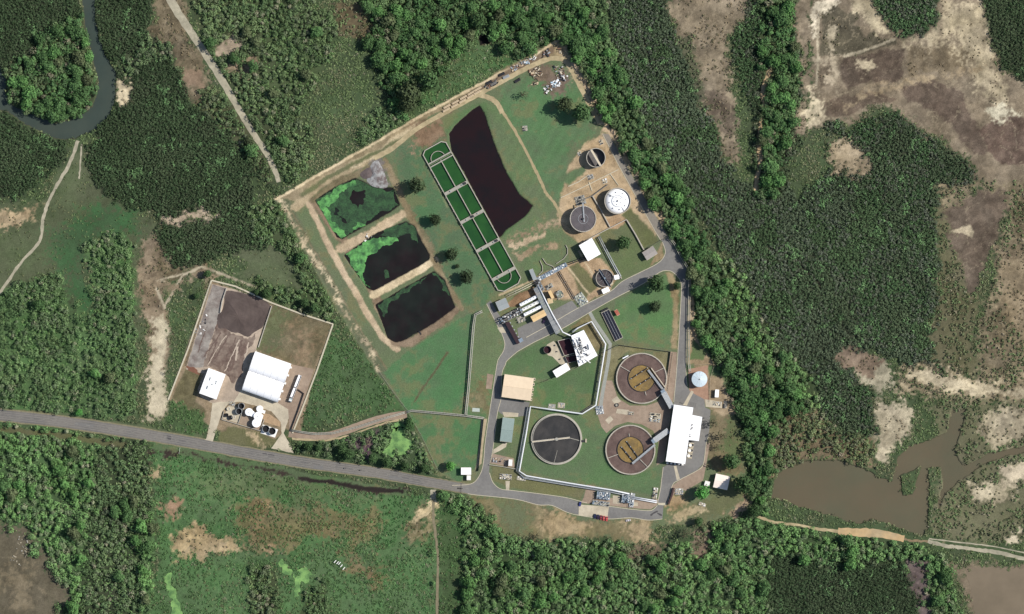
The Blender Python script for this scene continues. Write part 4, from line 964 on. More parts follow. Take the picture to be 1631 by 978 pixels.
M_glass = mat('window_glass', (40, 48, 54), 0.15, 0.05, 1, spec=0.6)

def frame(q):
    """four plan corners -> centre, length along first edge, depth, angle"""
    P = [Vector(PX(*p)) for p in q]; c = sum(P, Vector((0, 0)))/4
    e1 = ((P[1]-P[0])+(P[2]-P[3]))/2; e2 = ((P[3]-P[0])+(P[2]-P[1]))/2
    return c, e1.length, e2.length, math.atan2(e1.y, e1.x)
def building(name, label, cat, q, h, roof='gable', rh=1.0, rm=M_white, wm=M_wall, doors=1, vents=0, ribs=True, windows=0, over=0.3, group=None):
    c, L, D, a = frame(q); t = thing(name, label, cat, (c.x, c.y, 0), a, group)
    b = MB(); b.box(0, 0, 0, L-2*over, D-2*over, h-0.02); w_ = b.build('wall', wm, t)
    r = MB()
    if roof == 'gable':
        x, y = L/2, D/2
        vs = [(-x, -y, h), (x, -y, h), (x, 0, h+rh), (-x, 0, h+rh), (x, y, h), (-x, y, h),
              (-x, -y, h+.12), (x, -y, h+.12), (x, 0, h+rh+.12), (-x, 0, h+rh+.12), (x, y, h+.12), (-x, y, h+.12)]
        r.add(vs, [(3, 2, 1, 0), (5, 4, 2, 3), (6, 7, 8, 9), (9, 8, 10, 11), (0, 1, 7, 6), (4, 5, 11, 10), (0, 6, 9, 3), (3, 9, 11, 5), (1, 2, 8, 7), (2, 4, 10, 8)])
        r.add([(-x+over, -y+over, h-.02), (-x+over, y-over, h-.02), (-x+over, 0, h+rh-.1), (x-over, -y+over, h-.02), (x-over, y-over, h-.02), (x-over, 0, h+rh-.1)], [(0, 2, 1), (3, 4, 5)])
    else:
        x, y = L/2, D/2
        r.add([(-x, -y, h), (x, -y, h), (x, y, h+rh*.5), (-x, y, h+rh*.5), (-x, -y, h+.15), (x, -y, h+.15), (x, y, h+rh*.5+.15), (-x, y, h+rh*.5+.15)],
              [(3, 2, 1, 0), (4, 5, 6, 7), (0, 1, 5, 4), (1, 2, 6, 5), (2, 3, 7, 6), (3, 0, 4, 7)])
    ro = r.build('roof', rm, t)
    if roof == 'gable': rc = MB(); rc.tube([(-L/2, 0, h+rh+.14), (L/2, 0, h+rh+.14)], 0.12, 6); rc.build('ridge_cap', rm, ro)
    MB().box(0, -D/2-.08, h-.1, L, .15, .15).build('gutter', M_beige, ro); MB().box(0, D/2+.08, h-.1+(rh*.5 if roof != 'gable' else 0), L, .15, .15).build('gutter', M_beige, ro)
    for i in range(doors):
        dd = MB(); dx = (i-(doors-1)/2)*L/(doors+.5); dd.box(dx, -D/2+over-.04, 0, min(3.2, L*.3), .12, min(3.4, h*.75)); dd.build('door', M_door, t)
    for i in range(windows):
        for sd in (-1, 1):
            dd = MB(); dd.box((i-(windows-1)/2)*L/(windows+.3), sd*(D/2-over+.03), h*.4, 1.4, .1, 1.0); dd.build('window', M_glass, t)
    for i in range(vents):
        vx = (i-(vents-1)/2)*L/(vents+1)*0.9; vb = MB()
        zz = h+(rh*0.6 if roof == 'gable' else rh*.3)
        vb.cyl(vx, D*.16*(1 if i % 2 else -1), zz-.2, .45, .9, 12); vb.cyl(vx, D*.16*(1 if i % 2 else -1), zz+.7, .6, .2, 12, .1); vb.build('roof_vent', M_galv, t)
    return t
def qrot(cx, cy, L, D, deg):
    a = R(deg); c, s_ = math.cos(a), math.sin(a)
    return [(cx+x*c-y*s_, cy+x*s_+y*c) for x, y in ((-L/2, -D/2), (L/2, -D/2), (L/2, D/2), (-L/2, D/2))]

# --- long white process building at the right (two joined roofs)
t = thing('process_building', 'long bright white roofed building between the round clarifiers and the right hand yard', 'building', PX(1085, 690)+(0,))
ox, oy = PX(1085, 690)
def loc(s_): return [(PX(*p)[0]-ox, PX(*p)[1]-oy) for p in PL(s_)]
MB().prism(loc('1073,645 1102.5,649.5 1089.8,737.5 1060.8,733.4'), 0, 6.9).build('wall', M_wall, t)
MB().prism(loc('1072.7,644 1103.4,648.7 1090.5,738.5 1059.8,734'), 6.92, 7.2).build('roof', M_white, t)
MB().prism(loc('1103,661 1117,664.2 1111.8,701.4 1097,699.6'), 0, 5.4).build('annexe_wall', M_wall, t)
an = MB().prism(loc('1101.6,660.5 1117.8,663.8 1112.4,702 1095.8,700.2'), 5.42, 5.65).build('annexe_roof', M_white, t)
for x, y in ((1100, 678), (1102, 676), (1100, 683), (1102, 681), (1098.5, 695), (1098.2, 692)):
    px, py = PX(x, y); MB().box(px-ox, py-oy, 5.65, .7, .9, .6, R(-8)).build('roof_vent', M_dark, an)
for k in range(4):
    px, py = PX(1059.4+(1072.5-1059.4)*(0.15+.22*k), 734-(734-644)*(0.15+.22*k))
    MB().box(px-ox, py-oy, 0, .25, 3.6, 4.2, R(-8)).build('door', M_door, t)
for k in range(5):
    px, py = PX(1063+6*k, 737.4+.6*k); b = MB().box(px-ox, py-oy, 0, 1.6, 1.2, 2.2); b.build('switch_box', M_white2, t)
for i, (x, y) in enumerate(((1099.7, 709), (1098.4, 717.5), (1097, 726), (1096.2, 733))):
    if i == 3: continue
    u = thing('blower_unit', ('white round blower highest', 'white round blower middle', 'white round blower lowest')[i]+' of three behind the long white building', 'machine', PX(x, y)+(0,), R(-8), 'blowers beside the long white building')
    MB().box(0, 0, 0, 5.2, 3.9, 0.5).build('base', M_conc, u); MB().cyl(-.2, 0, .52, 1.25, 1.7, 20).build('casing', M_white2, u)
    MB().box(1.7, .4, .52, 1.4, 1.6, 1.1).build('motor', M_dark, u); MB().tube([(-.2, 1.2, 1.6), (-1.6, 1.8, 1.6), (-2.4, 1.8, .6)], .3, 8).build('duct', M_galv, u)
    MB().box(-1.9, -.8, .52, .9, 1.5, 1.6).build('control_box', M_dark, u)
# --- hangar with two barrel vaults
c, L, D, a = frame([(386, 620.4), (441.8, 641.3), (465.6, 579), (407.4, 560)])
t = thing('vaulted_hangar', 'big white hangar under two side by side barrel roofs in the sludge compound', 'building', (c.x, c.y, 0), a)
def vault(y0, y1, h0, rise, name):
    b = MB(); n = 16; vs = []; m = (y0+y1)/2; hw_ = (y1-y0)/2
    for x in (-L/2, L/2):
        for i in range(n+1):
            th = math.pi*i/n; vs.append((x, m-hw_*math.cos(th), h0+rise*math.sin(th)))
    fs = [(i, n+1+i, n+2+i, i+1) for i in range(n)]+[tuple(range(n+1)), tuple(range(2*n+1, n, -1))]
    return b.add(vs, fs).build(name, M_white, t, False)
MB().box(0, 0, 0, L-.4, D-.4, 3.6).build('wall', M_wall, t)
va = vault(-D/2, 0, 3.62, 3.9, 'roof'); vb_ = vault(0, D/2, 3.62, 3.9, 'roof')
for v_, ym in ((va, -D/4), (vb_, D/4)):
    for k in range(6):
        x = -L/2+.4+(L-.8)*k/5; b = MB(); n = 12
        b.tube([(x, ym-D/4*math.cos(math.pi*i/n), 3.66+3.93*math.sin(math.pi*i/n)) for i in range(n+1)], .07, 5); b.build('rib', M_white2, v_)
MB().box(L/2-.15, 0, 0, .2, 8, 3.4).build('door', M_door, t); MB().box(-L/2+.15, 4, 0, .2, 5, 3.4).build('door', M_door, t)
MB().box(0, 0, 3.62, L, .5, .12).build('valley_gutter', M_white2, t)
for i in range(5): MB().box(L/2+.5, -D/2+3+i*(D-6)/4, 0, 1.2, 1.6, 2.4).build('buttress', M_white2, t)
t = building('dewatering_shed', 'white rectangular shed with small roof vents left of the vaulted hangar', 'shed', PL('333,586 360,596 346,636 318.7,626')[::-1], 5.6, 'gable', .9, M_white, doors=2, vents=0)
for x, y in ((4, 3), (4, 1.2), (0, -.4), (-5, 4.2), (-5, 2.6), (-4.5, -3.6), (-4.5, -5)):
    MB().box(x*.6, y*.9, 6.0, .8, 1.2, .8).build('roof_vent', M_greyroof, t)
# --- sludge heap
def heap(name, label, s_, hgt, m_, cat='heap'):
    poly = smooth_pts(PL(s_), 4, True); P = np.array([PX(*p) for p in poly]); c = P.mean(0); n = len(P); vs = []; rr = random.Random(5); K = 7
    for k in range(K):
        f = 1-k/K
        for p in P: vs.append((c[0]*0+(p[0]-c[0])*f*rr.uniform(.985, 1.015), (p[1]-c[1])*f*rr.uniform(.985, 1.015), hgt*(1-f**1.6)*rr.uniform(.85, 1.15) if k else 0))
    vs.append((0, 0, hgt)); fs = [(k*n+i, k*n+(i+1) % n, (k+1)*n+(i+1) % n, (k+1)*n+i) for k in range(K-1) for i in range(n)]
    fs += [((K-1)*n+i, (K-1)*n+(i+1) % n, K*n) for i in range(n)]
    o = MB().add(vs, fs).build(name, m_, None, True); o.location = (c[0], c[1], 0.03); return tag(o, label, cat)
heap('sludge_heap', 'broad dark brown heap of dried sludge on the compound floor', '358.8,464 383,466 412,474 431,488 424,508 417.5,521.6 404,530 394.6,537 382,531 368.8,528.8 358,523 348.7,523 346,514 347,501.6 354,494 357,480', 1.3,
     mat('dried_sludge', (88, 77, 72), .95, .16, .3, .5, rgb2=(74, 64, 60), scale2=.08))
heap('gravel_heap', 'grey and white heap of grit at the top corner of the upper lagoon', '590,264 600,255 606,262 614,280 618,296 608,300 592,296 584,286 592,280', 1.2, mat('grey_grit', (150, 150, 148), .95, .2, .5, .5, rgb2=(96, 86, 84), scale2=.2))
heap('soil_heap', 'dark purple brown heap at the left of the grey grit heap', '574,276 590,266 594,276 588,284 578,284', 0.8, mat('dark_soil', (92, 82, 80), .95, .2, .5, .5))
# --- low walls and pipes helpers
def wall_line(name, label, cat, s_, h, wd, m_, cap=None, z0=0):
    P = PL(s_); c = PX(*P[0]); t = thing(name, label, cat, (c[0], c[1], 0)); b = MB(); cb = MB()
    W_ = [(PX(*p)[0]-c[0], PX(*p)[1]-c[1]) for p in P]
    for i in range(len(W_)-1):
        b.bar(W_[i], W_[i+1], wd, h-i*.003, z0); cb.bar(W_[i], W_[i+1], wd+.12, .12, z0+h+.002-i*.003)
    b.build('wall', m_, t); cb.build('coping', cap or M_rim, t); return t
def pipe_line(name, label, s_, r, h, m_=M_pipe, n=1, gap=1.2, sup=6.0, trestle=True, deck=None):
    P = PL(s_); c = PX(*P[0]); t = thing(name, label, 'pipeline', (c[0], c[1], 0)); W_ = [Vector((PX(*p)[0]-c[0], PX(*p)[1]-c[1])) for p in P]
    for k in range(n):
        off = (k-(n-1)/2)*gap; pts = []
        for i, p in enumerate(W_):
            tt = (W_[min(i+1, len(W_)-1)]-W_[max(i-1, 0)]).normalized(); pts.append((p.x-tt.y*off, p.y+tt.x*off, h))
        pts = [(pts[0][0], pts[0][1], .1)]+pts+[(pts[-1][0], pts[-1][1], .1)]
        MB().tube(pts, r, 8).build('pipe', m_, t, True)
    cnt = 0; tot = sum((W_[i+1]-W_[i]).length for i in range(len(W_)-1)); step = max(sup, tot/48)
    for i in range(len(W_)-1):
        L = (W_[i+1]-W_[i]).length; dv = (W_[i+1]-W_[i])/max(L, .01); nn = max(1, int(L/step)); an = math.atan2(dv.y, dv.x)
        for j in range(nn):
            p = W_[i]+dv*(L*(j+.5)/nn); b = MB(); wd = (n-1)*gap/2+r
            b.box(p.x-dv.y*wd, p.y+dv.x*wd, 0, .18, .18, h-r, an); b.box(p.x+dv.y*wd, p.y-dv.x*wd, 0, .18, .18, h-r, an); b.box(p.x, p.y, h-r-.18, .2, 2*wd+.4, .17, an)
            b.build('support', M_galv, t)
    if deck:
        b = MB()
        for i in range(len(W_)-1): b.bar(W_[i], W_[i+1], deck, .12, h-r-.35-i*.004)
        b.build('deck', M_galv, t)
    return t
def fence(label, s_, h=2.1, step=3.0, m_=M_fence, solid=False, name='wire_fence'):
    P = PL(s_); c = PX(*P[0]); t = thing(name, label, 'fence', (c[0], c[1], 0)); W_ = [Vector((PX(*p)[0]-c[0], PX(*p)[1]-c[1])) for p in P]
    tot = sum((W_[i+1]-W_[i]).length for i in range(len(W_)-1)); step = max(step, tot/85)
    b = MB(); proto = None; pts = []
    for i in range(len(W_)-1):
        L = (W_[i+1]-W_[i]).length; dv = (W_[i+1]-W_[i])/L; nn = max(1, int(L/step))
        for zz in ((.15, h*.5, h-.1) if not solid else ()): b.bar(W_[i], W_[i+1], .07, .07, zz)
        if solid: b.bar(W_[i], W_[i+1], .12, h-.25, .05-i*.002)
        else:
            k = max(1, int(L/.9))
            for j in range(k):
                p = W_[i]+dv*(L*(j+.5)/k); b.box(p.x, p.y, .1, .05, .05, h-.25)
        pts += [W_[i]+dv*(L*j/nn) for j in range(nn)]
    pts.append(W_[-1]); b.build('panel', m_, t)
    pm = MB().box(0, 0, 0, .14, .14, h).build('post', m_, t); pm.location = (pts[0].x, pts[0].y, 0)
    for p in pts[1:]:
        q_ = pm.copy(); COL.objects.link(q_); q_.parent = t; q_.location = (p.x, p.y, 0)
    return t
# --- oxidation ditch
Ov = Vector(PX(701.7, 254.2)); ua = math.atan2(-0.875, 0.484)
t = thing('aeration_basin', 'long concrete basin of green water in eight bays beside the black pond', 'basin', (Ov.x, Ov.y, 0), ua)
E0, E1, HW = -12.6, 116.6, 10.7; CH = 3.3          # metres: along, half width, corner cut
outl = [(E0, -HW+CH), (E0+CH*.8, -HW), (E1-CH, -HW), (E1, -HW+CH*1.3), (E1, HW-CH*1.3), (E1-CH, HW), (E0+CH*.8, HW), (E0, HW-CH)]
b = MB()
n_ = len(outl); inn = []
for i, p in enumerate(outl):
    p0 = Vector(outl[i-1]); p1 = Vector(p); p2 = Vector(outl[(i+1) % n_]); d1 = (p1-p0).normalized(); d2 = (p2-p1).normalized()
    nn = (Vector((-d1.y, d1.x))+Vector((-d2.y, d2.x))).normalized(); k = 0.65/max(.3, nn.dot(Vector((-d1.y, d1.x)))); inn.append(tuple(p1+nn*k))
vs = [(x, y, 0) for x, y in outl]+[(x, y, 1.5) for x, y in outl]+[(x, y, 1.5) for x, y in inn]+[(x, y, .3) for x, y in inn]
b.add(vs, [(k*n_+i, k*n_+(i+1) % n_, (k+1)*n_+(i+1) % n_, (k+1)*n_+i) for k in range(3) for i in range(n_)]); b.build('wall', M_rim, t)
MB().prism(inn, .28, .5).build('water', M_green, t)
MB().box((E0+CH+104)/2+5, 0, .5, 104, .6, 1.25).build('divider', M_rim, t)
for i, st in enumerate((0, 26, 52, 78, 104)):
    wdk = 1.1 if i == 0 else 2.6
    br = MB().box(st-(1.3 if i == 0 else 0), 0, 1.77, wdk, 2*HW, .3).build('walkway', M_conc2, t)
    if i == 0: MB().box(1.6, 0, 1.77, .9, 2*HW, .3).build('walkway', M_conc2, t)
    hr = MB()
    for sd in (-1, 1): hr.box(st+sd*(1.25 if i else .2), 0, 2.9, .08, 2*HW, .08)
    for kk in range(9):
        for sd in (-1, 1): hr.box(st+sd*(1.25 if i else .2), -HW+.3+kk*(2*HW-.6)/8, 2.05, .07, .07, .9)
    hr.build('handrail', M_beige, br)
    if 0 < i < 4: MB().box(st, 7.8 if i != 2 else .5, 2.08, 1.6, 2.0, 1.3).build('aerator_motor', M_dark, t)
    for kk in (-5.2, 5.2):
        if i: MB().cyl(st, kk, 2.08, .5, .8, 12).build('gearbox', M_galv, t)
for cx_, cy_, a0 in ((-1.6, -1.2, math.pi/2), (105.4, -.6, -math.pi/2)):
    MB().ring(cx_, cy_, .5, 6.0, 5.6, 1.1, 24, a0, a0+math.pi).build('baffle', M_rim, t)
for i in range(18): MB().box(4+i*6.2, -HW-.35, 0, .5, .7, 1.1).build('buttress', M_rim, t)
# --- round tanks
def round_tank(name, label, x, y, r, h, wm, water_m, depth, wd=.5, cat='tank'):
    t = thing(name, label, cat, PX(x, y)+(0,))
    MB().ring(0, 0, 0, r, r-wd, h, 72).build('wall', wm, t)
    MB().ring(0, 0, h+.002, r+.1, r-wd-.1, .12, 72).build('rim', M_rim, t)
    return t
def top_disc(t, name, r, z_, m_, h=.2): return MB().cyl(0, 0, z_-h, r, h, 64).build(name, m_, t)
M_grit = mat('grit_floor', (98, 94, 92), .8, .15, .3)
t = round_tank('open_storage_tank', 'empty looking open round tank with a single cross beam, highest of the round tanks', 949, 251.7, 7.6, 5.5, M_tankwall, None, 0, .35)
top_disc(t, 'floor', 7.3, .6, M_grit)
a_ = math.atan2(-145, 85); MB().box(0, 0, 5.0, 15.6, 1.5, .45, a_).build('beam', M_beige, t); MB().box(-.8, -.5, 5.46, 15, .12, .9, a_).build('handrail', M_galv, t)
for k in range(12): MB().box(7.75*math.cos(k*math.pi/6), 7.75*math.sin(k*math.pi/6), 0, .3, .3, 5.5, k*math.pi/6).build('stiffener', M_tankwall, t)
MB().tube([(-5, 7.3, 0), (-5, 7.3, 6.2)], .15, 6).build('ladder', M_galv, t)
# white digester
t = round_tank('white_digester', 'round tank with a bright white floating cover inside a dark rim', 983.3, 320.5, 10.4, 6.6, M_tankwall, None, 0, .45)
b = MB(); n = 64; vs = []; prof = [(9.75, 5.0), (9.6, 5.5), (6.5, 6.1), (3, 6.45), (0.01, 6.6)]
for r_, z_ in prof: vs += [(r_*math.cos(2*math.pi*i/n), r_*math.sin(2*math.pi*i/n), z_) for i in range(n)]
b.add(vs, [(k*n+i, k*n+(i+1) % n, (k+1)*n+(i+1) % n, (k+1)*n+i) for k in range(4) for i in range(n)])
cov = b.build('cover', M_white, t, True)
MB().ring(0, 0, 6.2, 4.7, 4.35, .35, 40, .5, 5.2).build('gas_pipe', M_galv, cov)
for k in range(8):
    aa = k*math.pi/4+.2; MB().box(6.9*math.cos(aa), 6.9*math.sin(aa), 5.9, .9, .5, .7, aa).build('hatch', M_dark, cov)
for k in range(5):
    aa = k*1.2566+.7; MB().box(2.8*math.cos(aa), 2.8*math.sin(aa), 6.3, .6, .4, .6, aa).build('vent', M_dark, cov)
MB().cyl(0, 0, 6.5, .6, .9, 12).build('manhole', M_dark, cov)
MB().box(4.2, -6.2, 6.0, 3.8, .25, .4, R(-55)).build('gas_pipe', M_galv, cov); MB().box(-5, 4.2, 6.1, 5, .25, .4, R(150)).build('gas_pipe', M_galv, cov)
# dark digester
t = round_tank('dark_digester', 'round tank with dark grey segmented cover and a walkway reaching its centre', 928.4, 349, 10.4, 6.8, M_tankwall, None, 0, .4)
cov = top_disc(t, 'cover', 9.9, 6.5, mat('dark_cover', (92, 86, 88), .7, .14, .4, 0, rgb2=(78, 74, 76), scale2=.2), .3)
MB().ring(0, 0, 6.52, 4.0, 3.75, .2, 40).build('guide_ring', M_galv, cov)
for k in range(12):
    aa = k*math.pi/6+.15; MB().box(6.9*math.cos(aa), 6.9*math.sin(aa), 6.52, 5.6, .12, .12, aa).build('seam', M_tankwall, cov)
MB().box(.4, 5.2, 6.9, 1.0, 15.5, .3, R(4)).build('walkway', M_galv, t); MB().cyl(0, 0, 6.52, .8, 1.2, 16).build('hub', M_dark, t)
MB().box(1.4, 13, 0, .9, .9, 6.8).build('walkway_tower', M_galv, t)
for k in range(14): aa = k*.4488; MB().box(10.2*math.cos(aa), 10.2*math.sin(aa), 6.9, .3, .3, .5).build('rim_lamp', M_white2, t)
# silver tank
t = thing('silver_tank', 'pale blue silver round tank with a low conical roof right of the road', 'tank', PX(1113.5, 603.7)+(0,))
MB().cyl(0, 0, 0, 6.1, 5.6, 64).build('wall', M_galv, t, False)
M_silver = mat('silver_roof', (186, 200, 206), .45, .06, .5); rf = MB().cyl(0, 0, 5.62, 6.25, 1.1, 24, .15).build('roof', M_silver, t)
for k in range(12): aa = k*math.pi/6; MB().tube([(.5*math.cos(aa), .5*math.sin(aa), 6.7), (6.2*math.cos(aa), 6.2*math.sin(aa), 5.72)], .07, 5).build('seam', M_white2, rf)
MB().cyl(0, 0, 6.7, .35, .5, 12).build('vent', M_dark, rf); MB().tube([(6.4, -.5, 0), (6.4, -.5, 5.9)], .3, 6).build('ladder', M_galv, t)
MB().tube([(-7.6, 4, .3), (-6.3, 3.2, .3), (-6.2, 3.2, 4)], .25, 6).build('pipe', M_galv, t)
# the three clarifiers
M_scumw = mat('brown_liquor', (102, 85, 78), .4, .14, .4, 0, rgb2=(88, 72, 66), scale2=.14, spec=.3)
M_ochre = mat('ochre_foam', (132, 108, 60), .6, .22, .5, 0, rgb2=(108, 90, 56), scale2=.22)
M_darkw = mat('dark_clarifier_water', (52, 52, 52), .4, .12, .12, 0, rgb2=(64, 62, 60), scale2=.06, spec=.2)
def clarifier(label, x, y, r, ri, bars, br, spokes, weir=True):
    t = thing('clarifier', label, 'clarifier', PX(x, y)+(0,))
    MB().ring(0, 0, 0, r, r-.9, 1.8, 96).build('wall', M_rim, t)
    top_disc(t, 'outer_water', r-.85, 1.3, M_scumw); MB().ring(0, 0, .8, ri+.25, ri-.2, 1.15, 64).build('inner_wall', M_dark, t)
    top_disc(t, 'inner_water', ri-.15, 1.62, M_ochre, .4)
    for (x0, y0, x1, y1) in bars:
        ax, ay = (x0-x)*S, (y-y0)*S; bx, by = (x1-x)*S, (y-y1)*S; p = MB().tube([(ax, ay, 2.2), (bx, by, 2.2)], .42, 8).build('air_pipe', M_dark, t)
        for kk in range(4): MB().box(ax+(bx-ax)*kk/3, ay+(by-ay)*kk/3, 1.6, .7, .7, 1.1, .6).build('valve', M_galv, p)
    for (x0, y0, x1, y1, wd, hh, m_) in br:
        ax, ay = (x0-x)*S, (y-y0)*S; bx, by = (x1-x)*S, (y-y1)*S; L = math.hypot(bx-ax, by-ay); an = math.atan2(by-ay, bx-ax)
        w_ = MB().bar((ax, ay), (bx, by), wd, .35, hh).build('bridge', m_, t); hr = MB()
        for sd in (-1, 1):
            ox_, oy_ = -math.sin(an)*sd*(wd/2-.05), math.cos(an)*sd*(wd/2-.05)
            hr.bar((ax+ox_, ay+oy_), (bx+ox_, by+oy_), .1, .08, hh+1.3)
            for kk in range(7): hr.box(ax+ox_+(bx-ax)*kk/6, ay+oy_+(by-ay)*kk/6, hh+.35, .08, .08, .95)
        hr.build('handrail', M_dark, w_)
    for (a0, r0, r1, m_) in spokes:
        MB().bar((r0*math.cos(a0), r0*math.sin(a0)), (r1*math.cos(a0), r1*math.sin(a0)), .5, .5, 1.45).build('radial_trough', m_, t)
    if weir:
        for k in range(40):
            aa = k*math.pi/20; MB().box((r-.45)*math.cos(aa), (r-.45)*math.sin(aa), 1.8, .12, .12, 1.0).build('rail_post', M_beige, t)
        MB().ring(0, 0, 2.78, r-.4, r-.5, .07, 96).build('guard_rail', M_beige, t)
    return t
M_wash = M_rim
clarifier('upper brown round clarifier with ochre centre, left of the road', 1021.8, 602.6, 20.3, 10.6, [(1005, 603, 1031, 586), (1012, 616, 1036, 601)],
    [(1032, 589, 1057, 622, 1.8, 2.6, M_galv), (1037, 586, 1060, 618, .9, 2.5, M_beige)], [(R(150), 10.8, 19.4, M_rim), (R(25), 10.8, 19.4, M_rim), (R(-75), 10.8, 14, M_wash)])
clarifier('lower brown round clarifier with ochre centre, above the bottom pipeline', 1004, 716.3, 19.9, 10.4, [(990, 712, 1010, 736), (998, 703, 1016, 728)],
    [(1007, 738, 1043, 708, 1.8, 2.6, M_galv)], [(R(200), 10.6, 19, M_rim), (R(-45), 10.6, 19, M_rim), (R(95), 10.6, 13, M_wash)])
for x, y, an, lb, c_ in ((996, 568.5, 28, 'white tube lying over the rim of the upper brown clarifier', 'pipe'), ):
    t = thing('skimmer_tube', lb, c_, PX(x, y)+(2.9,), R(an)); MB().tube([(-2.6, 0, 0), (2.6, 0, 0)], .5, 10).build('tube', M_white, t); MB().box(0, 0, -1.1, .4, 1, .8).build('bracket', M_galv, t)
t = thing('clarifier', 'dark grey round clarifier with a pale half bridge, lowest left of the round tanks', 'clarifier', PX(886.5, 699.3)+(0,))
MB().ring(0, 0, 0, 20.4, 18.9, 1.6, 96).build('wall', M_rim, t); MB().ring(0, 0, 1.602, 19.3, 18.8, .5, 96).build('weir', M_conc2, t)
top_disc(t, 'water', 18.95, 1.1, M_darkw)
br = MB().bar((-19.6, -2.1), (10.5, 1.3), 1.2, .3, 2.3).build('bridge', M_conc, t); hr = MB()
for sd in (-.55, .55):
    hr.bar((-19.6, -2.1+sd), (10.5, 1.3+sd), .1, .08, 3.5)
    for k in range(12): hr.box(-19.6+k*2.73, -2.1+sd+k*.309, 2.6, .08, .08, .9)
hr.build('handrail', M_white2, br); MB().cyl(0, 0, .8, 1.3, 2.2, 20).build('centre_column', M_conc2, t)
MB().bar((0.5, -9), (-2, -19), .3, .15, 1.15).build('scraper', M_conc2, t); MB().bar((10, 1.0), (19, -1.4), .5, .15, 1.15).build('scraper', M_conc2, t)
MB().box(20.9, -1.6, 0, 2.6, 1.6, 1.7).build('drive_motor', M_dark, t); MB().box(23.4, -1.2, 0, 1.2, 3, .6).build('step', M_conc, t)
# canopied launders from the clarifiers to the long building
for s_, lb in (('1056.6,625 1069.5,648.7', 'ribbed grey covered channel dropping from the upper brown clarifier to the long white building'), ('1042,701 1064,685', 'ribbed grey covered channel from the lower brown clarifier to the long white building')):
    (x0, y0), (x1, y1) = PL(s_); A_, B_ = PX(x0, y0), PX(x1, y1); L = math.hypot(B_[0]-A_[0], B_[1]-A_[1])
    t = thing('covered_channel', lb, 'channel', (A_[0], A_[1], 0), math.atan2(B_[1]-A_[1], B_[0]-A_[0]))
    MB().box(L/2, 0, 0, L, 4.0, 5.0).build('wall', M_tankwall, t); cv = MB().box(L/2, 0, 5.02, L+.3, 4.4, .25).build('cover', M_galv, t)
    for k in range(5): MB().box(L/2, -1.8+k*.9, 5.28, L+.2, .12, .1).build('rib', M_white2, cv)
    MB().box(-1.2, 0, 0, 2.2, 3.4, 5.6).build('head_box', M_blue, t)
# small thickener
t = round_tank('thickener', 'small round dark tank crossed by a narrow bridge beside two white sheds', 963, 443, 7.0, 2.6, M_tankwall, None, 0, .3)
top_disc(t, 'water', 6.8, 1.6, mat('dark_thickener_water', (72, 66, 66), .4, .15, .4)); a_ = math.atan2(-120, 75)
br = MB().box(0, 0, 2.9, 17, 1.3, .3, a_).build('bridge', M_galv, t); MB().box(.5, .3, 3.2, 17, .1, .9, a_).build('handrail', M_dark, br); MB().cyl(0, 0, 3.21, .7, 1, 12).build('drive', M_blue, t)
for k in range(10): aa = k*.628; MB().box(3.6*math.cos(aa), 3.6*math.sin(aa), 1.62, 5, .1, .1, aa).build('rake', M_galv, t)
building('pump_shed', 'small white shed at the upper right rim of the small round thickener', 'shed', qrot(982, 441.5, 8, 7, -12), 3.2, 'flat', .3, M_white, doors=1)
building('pump_shed', 'white oblong shed on the kerb below the small round thickener', 'shed', qrot(964.6, 462.5, 12, 7.5, -25), 3.4, 'flat', .3, M_white, doors=1)
t = building('compressor_house', 'large square white roofed building between the dark digester and the small thickener', 'building', PL('921.5,391.5 942,379.5 957,404.5 936.5,416')[::1], 6.2, 'flat', .4, M_white, doors=2)
building('substation_shed', 'grey roofed shed on the grass corner inside the road gate', 'shed', PL('1022.5,402.5 1040,392 1047,403.8 1030,415'), 3.8, 'gable', .6, mat('dull_grey_roof', (146, 140, 134), .7, .08, .5), doors=1, windows=1)
building('workshop', 'cream roofed building with central ridge beside the western site road', 'building', PL('803,595.8 850.5,602.5 845,638 799.5,631.8'), 5.4, 'gable', 1.3, M_cream, doors=3, vents=0, windows=3)
for k in range(5):
    x, y = 851-k*1.3, 604+k*8; t = thing('condenser_unit', 'beige wall unit number %s down the right end of the cream workshop' % ('one', 'two', 'three', 'four', 'five')[k], 'machine', PX(x, y)+(0,), R(-7), 'units along the right end of the workshop')
    MB().box(0, 0, 0, 1.6, 2.2, 2.0).build('casing', M_beige, t); MB().cyl(0, 0, 2.0, .6, .15, 12).build('fan', M_dark, t)
building('store_shed', 'grey green roofed shed below the cream workshop', 'shed', PL('800.6,664.4 819,666.6 815.6,704.4 796.5,702')[::-1], 4.8, 'gable', .9, M_greenroof, doors=1, windows=0)
building('amenities_shed', 'cream white roofed shed half under the big dark tree at lower right', 'shed', PL('1139.4,753 1163.6,759.7 1156.6,779.3 1135.8,776')[::-1], 4.0, 'gable', .7, M_cream2, doors=1, windows=2)
building('garden_shed', 'tiny pale shed touching the left side of the cream white one', 'shed', qrot(1126, 770, 8, 7.5, 15), 2.4, 'flat', .2, M_white2, doors=1)
building('control_shed', 'grey roofed shed at the head of the western road, below the green basin', 'shed', PL('788.8,481.5 805,474.5 812,488.4 795.5,496'), 4.4, 'gable', .6, M_greyroof, doors=1, windows=1)
building('switch_room', 'larger tan roofed building below the three white vessels', 'building', PL('844.5,504.5 866.6,493.3 870.3,501.8 850,513.2'), 4.6, 'gable', .6, M_tanroof, doors=2, windows=1)
building('blower_shed', 'smaller tan roofed shed right of the pipe bridge', 'shed', PL('872,464.8 876.5,462.8 883.5,473 879,475.5'), 4.2, 'flat', .3, M_tanroof, doors=1)
